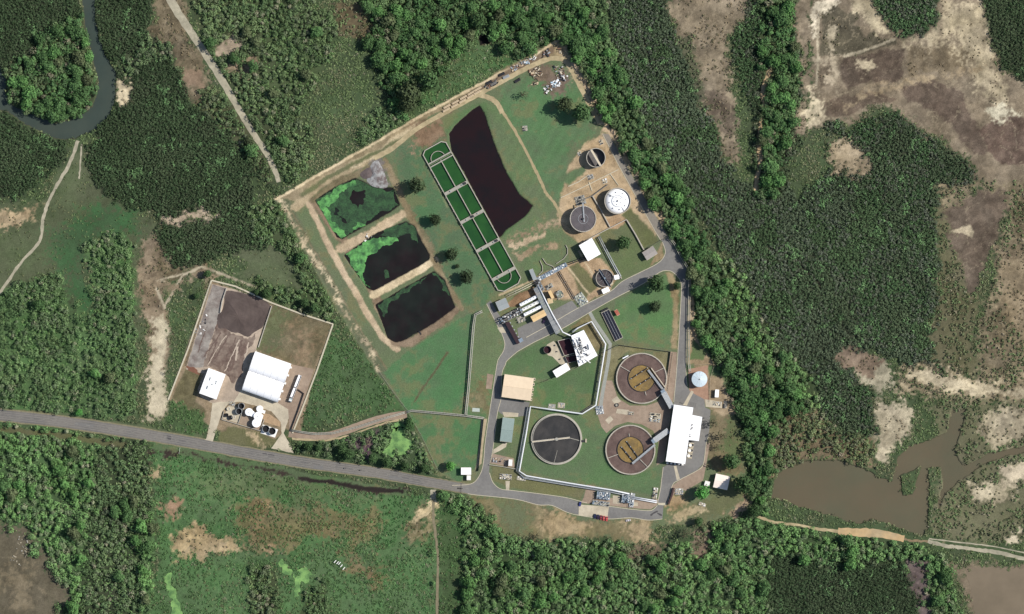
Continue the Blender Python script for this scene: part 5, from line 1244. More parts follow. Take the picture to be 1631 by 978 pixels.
building('blower_shed', 'square tan roof joined below the smaller tan shed right of the pipe bridge', 'shed', PL('870.5,475.5 879,475.8 882,481 874,484.5'), 3.2, 'flat', .3, mat('pale_tan_roof', (188, 166, 128), .6, .06, .4), doors=1)
building('red_shed', 'small rust red roofed shed at the right top of the dark striped basin', 'shed', PL('978.5,495 983,492.5 987,500.5 982,503.5'), 3.4, 'gable', .4, M_redroof, doors=1)
building('kiosk', 'white roofed kiosk beside the entrance corner', 'shed', PL('734,745 750.5,744 750.5,756 735,755'), 3.6, 'flat', .3, M_white, doors=1, vents=0)
building('kiosk', 'small white block attached below the entrance kiosk', 'shed', PL('743,757 750,757 750,764.5 744,764'), 2.8, 'flat', .2, M_white2, doors=1)
building('chemical_shed', 'narrow white shed in the walled strip by the entrance', 'shed', qrot(813, 736.6, 6, 10, 4), 3.6, 'flat', .2, M_white2, doors=1)
# --- filter / membrane building
t = thing('filter_plant', 'tall white plant room covered with pipework beside the dark open basins', 'building', PX(932, 555)+(0,)); ox, oy = PX(932, 555)
MB().prism(loc('910,535 929.4,526 951,566 922,583'), 0, 6.6).build('wall', M_wall, t); MB().prism(loc('909.5,534.6 929.4,525.5 951.4,566 921.6,583.4'), 6.62, 6.9).build('roof', M_white, t)
rr = random.Random(12)
for k in range(34):
    u, v = rr.uniform(.04, .7), rr.uniform(.12, .88)
    x = 909.5+19.9*u+12.1*v*1.0+9*u*v; y = 534.6-9.1*u+48.8*v-8.2*u*v
    px, py = PX(x, y); MB().box(px-ox, py-oy, 6.9, rr.uniform(.6, 2.6), rr.uniform(.4, .9), rr.uniform(.6, 1.6), R(-62 if rr.random() < .5 else 28)).build('roof_unit', rr.choice([M_dark, M_galv, M_white2, M_tankwall]), t)
for s_ in ('913,540 930,578', '918,540 926,556 934,552', '924,548 930,560 938,556 936,548', '928,568 948,560', '920,560 930,556', '932,572 940,578'):
    px = [tuple(p)+(7.5,) for p in loc(s_)]; MB().tube(px, .38, 6).build('roof_pipe', M_galv if len(px) > 2 else M_white2, t)
M_maroon = mat('maroon_water_and_shade', (50, 28, 34), .4, .12, .3, spec=.2)  # basin water, its maroon takes in the plant room's cast shadow
for s_, lb in (('888.5,543 907.5,538.5 917,562 899,566.5', 'larger dark maroon open basin, shadow painted in, against the left of the tall plant room'), ('900,568.5 917.5,565 923,574 905,578', 'smaller dark basin below the larger maroon one')):
    P = PL(s_); c0 = PX(*P[0]); t = thing('open_basin', lb, 'basin', (c0[0], c0[1], 0)); W_ = [(PX(*p)[0]-c0[0], PX(*p)[1]-c0[1]) for p in P]
    MB().prism(W_, .05, 1.0).build('water', M_maroon, t); b = MB()
    for i in range(4): b.bar(W_[i], W_[(i+1) % 4], .4, 1.9-i*.004, 0)
    b.build('wall', M_wall if 'larger dark m' in lb else M_tankwall, t)
tri_sheet('concrete_slab', PL('871,549 881.8,543 886,548 909,585 902,592 890,578 880,568 873,566 869,560'), 0.063, M_conc)
building('dosing_shed', 'white flat roofed shed at the lower end of the pale slab', 'shed', PL('880,591 902,578 908,588 886.6,601.5'), 4.2, 'flat', .3, M_white, doors=1)
t = thing('dark_tank', 'small dark round tank at the upper end of the pale slab', 'tank', PX(872, 557)+(0,)); MB().ring(0, 0, 0, 3.1, 2.9, 3.2, 32).build('wall', M_tankwall, t); top_disc(t, 'liquid', 2.9, 1.2, M_maroon)
for i, (x, y) in enumerate(((887, 560), (892, 572), (895, 582), (884, 550))):
    t = thing('pump', 'small dark pump on the pale slab, number %s from the top' % ('two', 'three', 'four', 'one')[i], 'pump', PX(x, y)+(.06,), R(30*i), 'pumps on the pale slab'); MB().box(0, 0, 0, 1.6, .9, .3).build('base', M_conc2, t); MB().cyl(0, 0, .3, .42, .8, 12).build('motor', M_dark, t)
# --- striped basin
M_navy = mat('blue_black_panel', (30, 32, 44), .4, .1, 1)
c, L, D, a = frame(PL('956.6,498.5 969,492.6 993.5,537 980.5,543.5'))
t = thing('striped_basin', 'narrow tilted basin of three long dark strips between pale dividers', 'basin', (c.x, c.y, 0), a); b = MB()
for sx in (-1, 1): b.box(sx*(L/2-.15), 0, 0, .3, D, 1.15)
for sy in (-1, 1): b.box(0, sy*(D/2-.2), 0, L-.62, .4, 1.145)
b.build('wall', M_rim, t)
for k in range(3):
    x = (k-1)*(L-.8)/3; MB().box(x, 0, .1, (L-.8)/3-.22, D-.9, .95).build('strip', M_navy, t)
    for j in range(10): MB().box(x, -D/2+2+j*(D-4)/9, 1.02, (L-.8)/3-.6, .1, .06).build('rung', M_dark, t)
for k in (-.5, .5): MB().box(k*(L-.8)/3, 0, .1, 0.2, D-.9, 1.0).build('divider', M_galv, t)
for k in range(6): MB().box(-L/2+1+k*(L-2)/5, D/2+1.0, 0, .8, 1.2, 1.6).build('valve', M_dark, t)
# --- three white vessels
for s_, lb in (('827.5,486.5 855,472', 'upper of the three long white horizontal vessels'), ('831,494 861,479', 'middle of the three long white horizontal vessels, with darker fittings'), ('834,502 864,487', 'lower of the three long white horizontal vessels')):
    (x0, y0), (x1, y1) = PL(s_); A_, B_ = PX(x0, y0), PX(x1, y1); L = math.hypot(B_[0]-A_[0], B_[1]-A_[1])
    t = thing('pressure_vessel', lb, 'tank', (A_[0], A_[1], 0), math.atan2(B_[1]-A_[1], B_[0]-A_[0]), None); r_ = 1.35
    MB().tube([(0, 0, 2.2), (.5, 0, 2.2), (L-.5, 0, 2.2), (L, 0, 2.2)], [r_*.6, r_, r_, r_*.6], 20).build('shell', M_white2 if 'middle' in lb else M_white, t, False)
    for k in range(5): MB().box(L*(.1+.2*k), 0, 0, .5, 2.2, 1.4).build('saddle', M_conc2, t); MB().cyl(L*(.15+.175*k), .1, 3.4, .3, .7, 10).build('nozzle', M_dark if 'middle' in lb else M_galv, t)
# --- inlet works platform and other equipment clusters
def cluster(name, label, cat, q, n, hmax, mats_, seed, base_h=.4, base_m=M_conc2, kinds='bcp', bl='unit'):
    c, L, D, a = frame(q); t = thing(name, label, cat, (c.x, c.y, 0), a); MB().box(0, 0, 0, L, D, base_h).build('base', base_m, t); r = random.Random(seed)
    cols_ = max(2, int(round(math.sqrt(n*L/max(D, .1))))); rows = max(1, int(math.ceil(n/cols_)))
    for i in range(cols_):
        for j in range(rows):
            x = -L/2+L*(i+.5)/cols_+r.uniform(-.25, .25)*L/cols_; y = -D/2+D*(j+.5)/rows+r.uniform(-.25, .25)*D/rows
            k = r.choice(kinds); wx, wy = L/cols_*r.uniform(.45, .85), D/rows*r.uniform(.45, .85); h = hmax*r.uniform(.35, 1); m_ = r.choice(mats_)
            if k == 'b': MB().box(x, y, base_h, wx, wy, h).build('cabinet', m_, t)
            elif k == 'c': MB().cyl(x, y, base_h, min(wx, wy)/2, h, 16).build('vessel', m_, t)
            else: MB().tube([(x-wx/2, y-wy/2, base_h+.1), (x-wx/2, y-wy/2, base_h+h*.6), (x+wx/2, y+wy/2, base_h+h*.6), (x+wx/2, y+wy/2, base_h+.1)], .18, 6).build('pipe', m_, t)
    hr = MB()
    for sx in (-1, 1): hr.box(sx*L/2, 0, base_h+1.0, .08, D, .08)
    for sy in (-1, 1): hr.box(0, sy*D/2, base_h+1.02, L, .08, .08)
    for sx in (-1, 1):
        for sy in (-1, 1): hr.box(sx*L/2, sy*D/2, base_h, .1, .1, 1.0)
    hr.build('handrail', M_galv, t); return t
cluster('inlet_works', 'blue grey inlet screens and pipework between the grey shed and the white vessels', 'machinery', PL('795,507 828,489 833,498 800,516'), 26, 2.6, [M_blue, M_galv, M_white2, M_dark], 1, 2.2, M_tankwall)
cluster('grit_machine', 'jumbled pale machinery at the left end of the inlet works', 'machinery', PL('789,509 798,505 802,513 793,517'), 8, 1.8, [M_galv, M_dark, M_white2], 2, .8)
cluster('valve_station', 'grey valves and pipes at the lower right of the inlet works', 'machinery', PL('822,506 834,501 838,510 826,515'), 8, 1.6, [M_beige, M_dark, M_conc2], 3)
cluster('pump_station', 'pale skid of pumps and vessels right of the tan sheds', 'machinery', PL('883,466 892,462 898,472 889,478'), 7, 2.0, [M_galv, M_conc2, M_beige], 4)
cluster('pump_station', 'green grey pump skid above the smaller tan shed', 'machinery', PL('868,457 878,451 882,456 872,462'), 6, 1.8, [M_galv, M_dark, M_conc2], 5)
t = thing('hex_tank', 'low hexagonal grey green tank right of the tan sheds', 'tank', PX(891.5, 468.5)+(0,)); MB().ring(0, 0, 0, 3.1, 2.8, 2.4, 6).build('wall', M_conc2, t); top_disc(t, 'liquid', 2.75, 1.9, mat('murky_liquid', (116, 124, 112), .3, .1, .4))
cluster('dosing_plant', 'square of blue grey pipework on a pale slab beside the upper road', 'machinery', PL('914,473 926,465 937,480 924,490'), 22, 1.5, [M_galv, M_white2, M_blue, M_conc2], 6, .3, mat('pale_green_slab', (168, 172, 156), .8, .08, .5), 'pb')
cluster('inlet_screen', 'long narrow row of grey covers running up to the large square white building', 'machinery', PL('854,443 901,418 904,424 857,449'), 26, .8, [M_blue, M_galv, M_white2], 7, 1.6, M_blue, 'bb')
building('screen_house', 'small oblong grey box at the upper left end of the row of covers', 'shed', PL('842,430.5 848,428.5 856,444 850,447'), 3.4, 'flat', .2, M_greyroof, doors=1)
cluster('junction_box', 'dark junction of pipes where the row of covers meets the pipe bridge', 'machinery', PL('852,448 860,444 866,462 858,466'), 12, 2.6, [M_dark, M_galv, M_blue], 8, 1.8, M_tankwall)
cluster('pump_set', 'dark pumps on the paving between the two brown clarifiers', 'machinery', PL('1002,655 1010,656 1009,661 1001,660'), 6, 1.2, [M_dark, M_galv], 9, .15, M_conc, 'cp')
cluster('pump_set', 'two rows of pumps in the shade of the long white building', 'machinery', PL('1036,657 1053,659 1051,673 1034,671'), 14, 1.3, [M_dark, M_galv, M_white2], 10, .2, M_conc, 'cpb')
cluster('valve_chamber', 'pale blue jumble of valves at the foot of the grey path', 'machinery', PL('946,648 958,646 964,658 952,660'), 16, 1.2, [M_blue, M_galv, M_white2], 11, .4, M_galv)
cluster('filter_skid', 'larger blue grey machine block beside the parked cars', 'machinery', PL('951,782 972,785 971,796 950,794'), 24, 1.6, [M_blue, M_galv, M_white2], 12, 2.2, M_blue, 'bbp')
cluster('pump_row', 'row of dark pumps along the bottom of the larger machine block', 'machinery', PL('944,796 971,800 970,807 943,803'), 14, 1.8, [M_dark, M_galv, M_blue], 13, .5, M_conc2, 'bp')
cluster('filter_skid', 'smaller blue grey machine block nearer the road end', 'machinery', PL('990.5,786 1003,787.5 1002,801 990,800'), 16, 1.8, [M_blue, M_galv, M_white2, M_dark], 14, 1.8, M_blue)
cluster('filter_skid', 'narrow pale machine frame at the right of the smaller machine block', 'machinery', PL('1004,785 1011,786 1009,808 1002,807'), 12, 2.0, [M_white2, M_galv, M_blue], 15, .8, M_galv)
cluster('valve_rack', 'narrow rack of pale valves on the grass beside the lower right road', 'machinery', PL('1041,776 1048,777 1046,796 1039,795'), 12, 1.1, [M_white2, M_galv, M_dark], 16, .2, M_conc)
cluster('valve_rack', 'pale blue valves left of the vivid green tree', 'machinery', PL('1076,778 1088,778 1088,788 1075,788'), 12, 1.1, [M_white2, M_blue, M_galv], 17, .2, M_conc)
cluster('metering_station', 'silver pipe manifold inside the entrance triangle', 'machinery', PL('796,754 815,756 815,764 796,763'), 14, 1.2, [M_white2, M_galv, M_dark], 18, .2, M_conc)
cluster('valve_pit', 'pale valves below the corner of the white pipeline', 'machinery', PL('824,758 838,760 837,766 823,764'), 6, .9, [M_white2, M_galv], 19, .2, M_conc)
cluster('chlorine_skid', 'dark and white machinery in the walled strip by the entrance', 'machinery', PL('784,728 805,729 804,738 783,736'), 9, 1.2, [M_beige, M_galv, M_dark], 20, .15, M_pave)
cluster('skid_unit', 'pale unit with pipes on the pad right of the silver tank', 'machinery', PL('1137,639 1149,640 1149,646 1137,645'), 8, 1.2, [M_white2, M_galv, M_beige], 21, .2, M_conc)
building('site_hut', 'small white hut with dark side on the pad right of the silver tank', 'hut', qrot(1141.5, 626.5, 6, 12, 4), 2.8, 'flat', .2, M_white, doors=1)
cluster('generator', 'dark upright generator at the end of the pad right of the silver tank', 'machinery', PL('1153,639 1158,639 1157,650 1153,650'), 2, 1.6, [M_dark, M_tankwall], 22, .2, M_conc)
cluster('gas_meter', 'low frames on the grass above the dark grey clarifier', 'machinery', PL('874,643 885,644 884,651 873,650'), 4, .5, [M_wall, M_galv], 23, .15, M_conc2)
cluster('gas_meter', 'pale square frames right beside the low frames above the dark grey clarifier', 'machinery', PL('889,641 900,642 899,650 888,649'), 5, .6, [M_beige, M_galv], 24, .15, M_conc)
t = thing('well', 'small dark ring standing on the clarifier yard', 'well', PX(982.5, 645)+(0,)); MB().ring(0, 0, 0, 1.5, 1.15, .9, 24).build('wall', M_dark, t); top_disc(t, 'lid', 1.14, .35, M_conc2, .2)
cluster('digester_valves', 'tangle of dark pipework at the top of the dark digester', 'machinery', PL('915,315 930,310 934,324 919,328'), 12, 2.4, [M_dark, M_galv, M_tankwall], 25, .2, M_conc2, 'pbp')
cluster('pump_pad', 'pumps below the open storage tank on bare ground', 'machinery', PL('935,280 944,277 946,284 937,287'), 6, 1.0, [M_galv, M_dark], 26, .1, M_conc2)
cluster('pump_pad', 'small valve stand above the white digester', 'machinery', PL('959,286 966,284 968,291 961,293'), 4, 1.0, [M_white2, M_dark], 27, .1, M_conc)
cluster('pump_pad', 'small dark stand at the top corner of the open storage tank', 'machinery', PL('954,224 959,222 961,229 956,231'), 3, 1.0, [M_dark, M_galv], 28, .1, M_conc)
cluster('pump_pad', 'small dark stand at the left rim of the open storage tank', 'machinery', PL('920,243 925,241 926,247 921,249'), 3, 1.0, [M_dark, M_galv], 29, .1, M_conc)
cluster('lawn_oddments', 'dark and white oddments on the mown grass below the spiky tree', 'oddments', PL('832,201 840,200 840,208 833,209'), 5, .8, [M_dark, M_beige], 30, .05, M_conc2)
cluster('picnic_table', 'white frame on the bank under the vivid green tree', 'oddments', PL('1112,800 1122,803 1126,807 1115,803'), 4, .6, [M_white2, M_dark], 31, .1, M_conc)
# --- long dark trough by the yard, shaped for a building's shadow
t = thing('shadow_trough', 'long dark trough in place of a shadow left of the lower yard, pale end box', 'channel', PX(817, 530)+(0,), math.atan2(-34, 19)*1.0)
MB().box(0, 0, 0, 19, 3.2, 2.8).build('wall', M_tankwall, t); MB().box(0, 0, 2.82, 19.2, 3.4, .2).build('cover', mat('shadow_maroon_cover', (52, 36, 40), .6, .1, .6), t); MB().box(8.2, 2.6, 0, 3, 3.2, 3.2).build('pump_box', M_blue, t)  # cover colour stands for the shadow; the pale box is a real part
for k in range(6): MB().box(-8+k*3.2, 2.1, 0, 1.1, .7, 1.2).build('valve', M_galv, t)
# --- pipe bridge over the road
ax = PL('858,456 870,480 893,529')
pipe_line('pipe_bridge', 'long pipe bridge carrying one white pipe across the road to the tall plant room', '857,454.5 868,477 880,501 896,529 911.6,535.8', .55, 5.2, M_pipe, 1, 1, 9)
t = thing('pipe_rack', 'wide grey pipe rack beside the white pipe, crossing the upper road', 'pipe rack', PX(868, 478)+(0,)); ox, oy = PX(868, 478); A_ = loc('853,458 889,531')
b = MB()
for k in range(5):
    o_ = (k-2)*.85; b.bar((A_[0][0]+o_*.88, A_[0][1]+o_*.47), (A_[1][0]+o_*.88, A_[1][1]+o_*.47), .5, .4, 4.2+.01*k)
b.build('pipe_tray', M_galv, t)
for k in range(9):
    f = (k+.5)/9; p = (A_[0][0]+(A_[1][0]-A_[0][0])*f, A_[0][1]+(A_[1][1]-A_[0][1])*f); an = math.atan2(.47, .88)
    if k in (4, 5): continue
    MB().box(p[0], p[1], 3.9, 4.6, .35, .28, an).build('cross_beam', M_dark, t); MB().box(p[0]-2.1*.88, p[1]-2.1*.47, 0, .3, .3, 3.9, an).build('post', M_dark, t); MB().box(p[0]+2.1*.88, p[1]+2.1*.47, 0, .3, .3, 3.9, an).build('post', M_dark, t)
# --- pipelines
pipe_line('pipeline', 'thin dark pipe running on the inside of the white zigzag pipeline above the grey path', '941,515 961.5,549 953.5,600 946,643 926,656', .3, 1.2, M_tankwall, 1, 1, 7)
pipe_line('pipeline', 'white elevated pipeline zigzagging from the plant room past the grey path to the entrance corner', '911.9,528.6 920,522.5 942,512 964.4,548 956,600 948.8,645 927.4,658.8 877,652 844.9,647 838,690 827,750 838.4,757.6 905,769 973.4,780 1002,786', .58, 3.4, M_pipe, 1, 1.2, 6)
pipe_line('pipeline', 'grey twin of the white pipeline down the left of the dark grey clarifier', '841.5,649 834,692 823.5,750 836,761 905,772 973,783 998,788', .35, 1.8, M_galv, 2, .9, 7)
pipe_line('pipeline', 'silver pipeline along the right kerb of the upper road and down to the silver tank', '1064,376 1074,388 1083,406 1096.5,429 1098,440 1097,520 1096.5,575 1099,592', .26, 2.0, M_fence, 2, 1.2, 6)
pipe_line('pipeline', 'short twin pipeline at the right end of the bottom machine blocks', '1006,792 1046,799', .45, 1.6, M_pipe, 2, 1.3, 5)
pipe_line('pipeline', 'twin pipeline from the square white building corner down past the small thickener', '953.5,377 962,393 975,418 988,441', .35, 1.8, M_galv, 2, 1.4, 5)
pipe_line('pipeline', 'thin dark pair of pipes crossing the bare ground toward the square pipework slab', '890,433 903,455 915,476', .25, 1.0, M_dark, 2, 1.6, 5)
pipe_line('pipeline', 'pipes from the square white building to the row of covers', '905,420 922,414 936,409', .3, 1.0, M_dark, 2, 1.4, 5)
pipe_line('pipeline', 'thin pipe along the lower end of the green basin to the dark junction', '806,472 826,463 852,450', .28, .9, M_beige, 2, 1.6, 5)
# --- bund walls
wall_line('bund_wall', 'dark topped low wall running left from above the white digester', 'wall', '968,294 943.6,312 927,319', 1.3, .5, M_tankwall, M_tankwall)
wall_line('bund_wall', 'low wall between the dark digester and the white digester', 'wall', '943.6,312 958,336 971.5,361.4', 1.3, .7, M_rim)
wall_line('bund_wall', 'low wall rising from the square white building to the lawn corner', 'wall', '924,388 958,370 998,349.5', 1.3, .5, M_rim)
wall_line('bund_wall', 'low wall down the right of the fenced lawn to the grey shed', 'wall', '998.3,350.5 1012,373 1025.5,398', 1.5, .8, M_rim)
wall_line('bund_wall', 'low wall below the small thickener pipeline down to the kerb', 'wall', '979,424 990,444', 1.3, .7, M_rim)
wall_line('retaining_wall', 'long dark wall beside the lower right road above the gate', 'wall', '1073,777 1070,789 1064.5,803', 2.0, 1.2, M_tankwall, mat('maroon_coping', (70, 52, 50), .8, .1, 1))
wall_line('bund_wall', 'curved low wall on the grass right of the row of covers', 'wall', '901,390 904,396 904,404 898,412 886,420', .8, .3, M_rim)
wall_line('bund_wall', 'small bottle shaped wall on the grass above the row of covers, left side', 'wall', '860,415 864,424 864,432 858,438', .8, .3, M_rim)
wall_line('bund_wall', 'small bottle shaped wall on the grass above the row of covers, right side', 'wall', '864,411 870,420 880,424 884,428', .8, .3, M_rim)
wall_line('bund_wall', 'low wall around the sheds of the entrance strip', 'wall', '779,740 800,743 822,747', .9, .35, M_rim)
for s_, lb in (('905,297 921,290 938,278', 'thin pale kerb wall left of the pumps below the open tank'), ('893,315 925,300 985,270', 'long thin pale kerb wall from the track to the upper road'), ('938,290 943,304', 'short kerb wall left above the white digester'), ('972,277 985,295', 'short kerb wall right above the white digester')):
    wall_line('kerb_wall', lb, 'wall', s_, .35, .5, M_kerb, M_kerb)
# --- fences
pipe_line('pipeline', 'long pale pipeline on close supports running down between the two lawns', '768,496 757,501 754,520 750,570 746,620 742,661', .38, 2.0, M_fence, 2, 1.3, 2.6)
pipe_line('pipeline', 'pale pipeline on close supports crossing the lawn from the gravel lane to the site road', '647,657 655,654 700,658 742,662 771,666', .35, 1.5, M_fence, 2, 1.1, 2.4)
fence('tall dark fence along the right side of the mown triangle', '770.5,667 767,700 762,750', 2.4, 2.5, M_dark, True, 'panel_fence')
fence('thin fence along the left side of the mown triangle', '652,660 672,695 697,748', 1.3, 3)
fence('thin fence on the slope left of the big lawn', '603,590 625,622 650,655', 1.3, 3)
fence('dark fence around the lawn above the upper brown clarifier', '917.7,586 956.6,563.6 984.8,549 1020,554 1068,560 1064,590 1059.6,614', 2.0, 3, M_tankwall, True, 'panel_fence')
fence('pale rail fence between the upper brown clarifier and the road', '1072,562 1068,590 1064,622', 1.2, 2, M_beige)
fence('fence from the grey shed to the road gate', '1026,397 1038,391 1052,383', 1.6, 2.5, M_tankwall)
fence('road gate across the upper road bend', '1052,383 1064,376.5', 1.4, 2, M_beige, name='road_gate')
fence('dark wire fence running from the dosing shed toward the cream workshop', '882,600 868,607 853,612', 1.4, 2, M_dark)
pipe_line('pipeline', 'pale pipeline on close supports along the gravel lane right of the sludge compound', '463,685 480,688 500,691 530,690 570,680 610,667 645,657', .32, 1.2, M_fence, 2, 1.0, 2.4)
fence('dark panel fence at the right of the truck down to the compound gate', '475,620 484.3,626.5 475,655 463.8,685', 2.0, 2.5, M_dark, True, 'panel_fence')
fence('dark fence along the left of the drying floor', '336,452 322,500 308,545 297,582', 1.4, 3, M_tankwall)
fence('fence from the entrance down to the scrub below the highway', '736,770 735,784 745,800 768,836', 1.3, 3)
fence('thin fence along the edge of the silver tank yard', '1098,582 1128,580 1140,582', 1.3, 3, M_beige)
fence('thin fence from the silver tank down to its pad', '1137,583 1131,604 1130,640', 1.3, 3, M_beige)
fence('yellow white rail at the right end of the lower lawn', '1190,793 1186,806 1180,822', 1.0, 2, M_beige)
# perimeter bund of the sludge compound
wall_line('perimeter_kerb', 'pale kerb wall all around the sludge compound', 'wall', '268,637 300,555 337,446.5 375,456 432,482 480,500 530.5,516 505,590 478,660 466,690', .5, 1.1, M_kerb, M_kerb)
wall_line('dividing_wall', 'pale wall between the sludge heap and the brown lawn', 'wall', '433,487 411.7,553', 1.0, .6, M_rim)
wall_line('dividing_wall', 'short pale wall at the top of the drying floor', 'wall', '361,459 354,480 351,498', 1.2, .6, M_white2)
# bunded tanks south of the hangar
wall_line('bund_wall', 'dark topped bund wall around the tank group below the hangar', 'wall', '357,655 353.4,668 384,677 414.7,686 421,668', 1.0, .35, M_tankwall)
wall_line('bund_wall', 'inner bund wall splitting the tank group below the hangar', 'wall', '388,650 384,662 380,674', 1.0, .35, M_tankwall)
tri_sheet('concrete_slab', PL('364,646 389,650 380,674 355,667'), 0.066, M_conc); tri_sheet('concrete_slab', PL('419,676 443,684 438,697 415,690'), 0.066, M_white2)
tri_sheet('gravel_yard', PL('389,651 420,660 414,685 381,674'), 0.07, M_pave)
def vat(label, x, y, r, h, open_=True):
    t = thing('vat', label, 'tank', PX(x, y)+(0,))
    if open_: MB().ring(0, 0, 0, r, r-.18, h, 32).build('wall', M_galv, t); top_disc(t, 'liquid', r-.17, h*.45, M_black, .3)
    else: MB().cyl(0, 0, 0, r, h, 32).build('wall', M_white, t); MB().cyl(0, 0, h, r, .4, 32, .4).build('roof', M_white, t); MB().cyl(0, 0, h+.3, .3, .4, 10).build('hatch', M_galv, t)
for a in (('upper open vat of the dark pair left in the tank group', 385, 646.5, 2.5, 3.4), ('lower open vat of the dark pair left in the tank group', 381, 655, 2.5, 3.4), ('left open vat on the white slab at the compound exit', 423.8, 683, 2.9, 2.6), ('right open vat on the white slab at the compound exit', 433.8, 686.5, 2.9, 2.6)): vat(*a)
for a in (('white covered tank at the left of the bunded group', 397, 656, 3.0, 4.0), ('second white covered tank beside the left one of the bunded group', 402, 659, 2.2, 3.0), ('white covered tank at the upper right of the bunded group', 414, 651, 2.6, 3.2), ('white covered tank in the middle right of the bunded group', 411.5, 662.5, 3.4, 4.6), ('white covered tank lowest in the bunded group', 409, 673.5, 3.4, 4.6)): vat(*a, open_=False)
building('pump_shed', 'white square shed at the upper right of the tank group', 'shed', qrot(418, 655, 10, 5, 18), 2.4, 'flat', .2, M_white2, doors=1)
building('pump_shed', 'white square shed right beside the middle tanks of the bunded group', 'shed', qrot(415, 667, 6, 14, 18), 2.6, 'flat', .2, M_white2, doors=1)
for i, (x, y, r_) in enumerate(((364, 651, 1.3), (361, 661, 1.5), (367.5, 665, 1.8), (372, 664, 1.3))):
    t = thing('small_vat', 'small %s round vat left in the bunded group' % ('highest', 'left', 'dark', 'right')[i], 'tank', PX(x, y)+(0,), 0); MB().ring(0, 0, .05, r_, r_-.12, 1.6, 24).build('wall', M_white2 if i in (0, 3) else M_dark, t); top_disc(t, 'liquid', r_-.11, 1.2, M_black if i in (1, 2) else M_conc, .3)
cluster('pipework', 'dark tangle of pipes above the bunded tank group', 'machinery', PL('366,639 375,641 374,647 365,645'), 5, 1.0, [M_dark, M_galv], 33, .1, M_conc)
# --- vehicles
def car(label, x, y, rz, body, group=None, proto={}):
    t = thing('parked_car', label, 'car', PX(x, y)+(.06,), R(rz), group); prof = [(-2.15, .35), (-2.15, .85), (-1.25, .95), (-.75, 1.42), (.85, 1.45), (1.6, .98), (2.15, .88), (2.15, .35)]
    b = MB(); n = len(prof); vs = [(px, -.88, pz) for px, pz in prof]+[(px, .88, pz) for px, pz in prof]
    b.add(vs, [tuple(range(n)), tuple(range(2*n-1, n-1, -1))]+[(i, n+i, n+(i+1) % n, (i+1) % n) for i in range(n)]); b.build('body', body, t)
    g = MB(); g.add([(-.72, -.75, 1.47), (.82, -.75, 1.49), (.82, .75, 1.49), (-.72, .75, 1.47)], [(0, 1, 2, 3)]); g.build('roof_panel', body, t)
    MB().add([(-1.22, -.78, 1.0), (-.78, -.74, 1.43), (-.78, .74, 1.43), (-1.22, .78, 1.0)], [(3, 2, 1, 0)]).build('windscreen', M_glass, t)
    MB().add([(.9, -.74, 1.46), (1.56, -.78, 1.03), (1.56, .78, 1.03), (.9, .74, 1.46)], [(0, 1, 2, 3)]).build('rear_window', M_glass, t)
    for sx in (-1.35, 1.35):
        for sy in (-.82, .82): MB().tube([(sx, sy-.1, .33), (sx, sy+.1, .33)], .33, 14).build('wheel', M_black, t)
    for sy in (-.6, .6): MB().box(-2.17, sy, .62, .06, .35, .15).build('headlight', M_white2, t)
    t.scale = (.86, .9, .9)
    return t
CP = {k: mat('car_paint_'+k, c_, .3, .03, 1, spec=.6) for k, c_ in dict(navy=(34, 36, 70), dark=(50, 34, 60), maroon=(134, 56, 60), red=(186, 84, 80), blue=(60, 66, 120), silver=(190, 184, 184)).items()}
car('dark blue car parked alone at the left edge of the concrete apron', 924, 802.5, 80, CP['blue'])
for k, (x, cc, lb) in enumerate(((947.6, 'navy', 'navy car at the left end of the parked row'), (952.6, 'dark', 'dark purple car second in the parked row'), (957.4, 'maroon', 'maroon car in the middle of the parked row'), (962.0, 'red', 'red car fourth in the parked row'), (966.6, 'red', 'red car at the right end of the parked row'))):
    car(lb, x, 822+.22*(x-947), 84, CP[cc], 'cars parked along the apron edge')
car('pale pink car parked on the verge below the road', 1000.5, 828.6, 10, CP['silver'])
car('small dark car in the lower yard beside the larger tan building', 866.5, 511.5, 60, CP['dark'])
A_, B_ = PX(463, 637), PX(478.5, 597.5); L = math.hypot(B_[0]-A_[0], B_[1]-A_[1]); an = math.atan2(B_[1]-A_[1], B_[0]-A_[0])
t = thing('road_train', 'long white truck with two tipping trailers beside the vaulted hangar', 'truck', (A_[0], A_[1], 0.04), an)
MB().box(.2, 0, .6, 2.6, 2.5, 2.3).build('cab', mat('cab_paint', (150, 164, 166), .4, .05, 1), t); MB().box(-1.3, 0, .6, .5, 2.3, 1.1).build('bonnet', M_galv, t); MB().box(-.2, 0, 2.92, 1.2, 2.1, .25).build('roof_fairing', M_white2, t)
for x0, x1 in ((2.2, 10.2), (10.9, L)):
    tr = MB().box((x0+x1)/2, 0, 1.1, x1-x0, 2.5, .3).build('trailer_chassis', M_dark, t)
    b = MB(); xm = (x0+x1)/2; l_ = x1-x0
    for sy in (-1, 1): b.box(xm, sy*1.18, 1.42, l_, .12, 1.7)
    for sx in (-1, 1): b.box(xm+sx*(l_/2-.06), 0, 1.42, .12, 2.2, 1.68)
    b.box(xm+.02, .35, 3.0, l_-.6, 1.6, .1); b.build('trailer_body', M_white, tr)
    for k in range(3): MB().box(x0+1.2+k*(l_-2.4)/2, -.9, 3.12, .3, .9, .12).build('tarp_bow', M_dark, tr)
for x in (-.3, 1.2, 3.2, 8.2, 9.3, L-3.6, L-2.5, L-1.4):
    for sy in (-1.0, 1.0): MB().tube([(x, sy-.25, .5), (x, sy+.25, .5)], .5, 14).build('wheel', M_black, t)
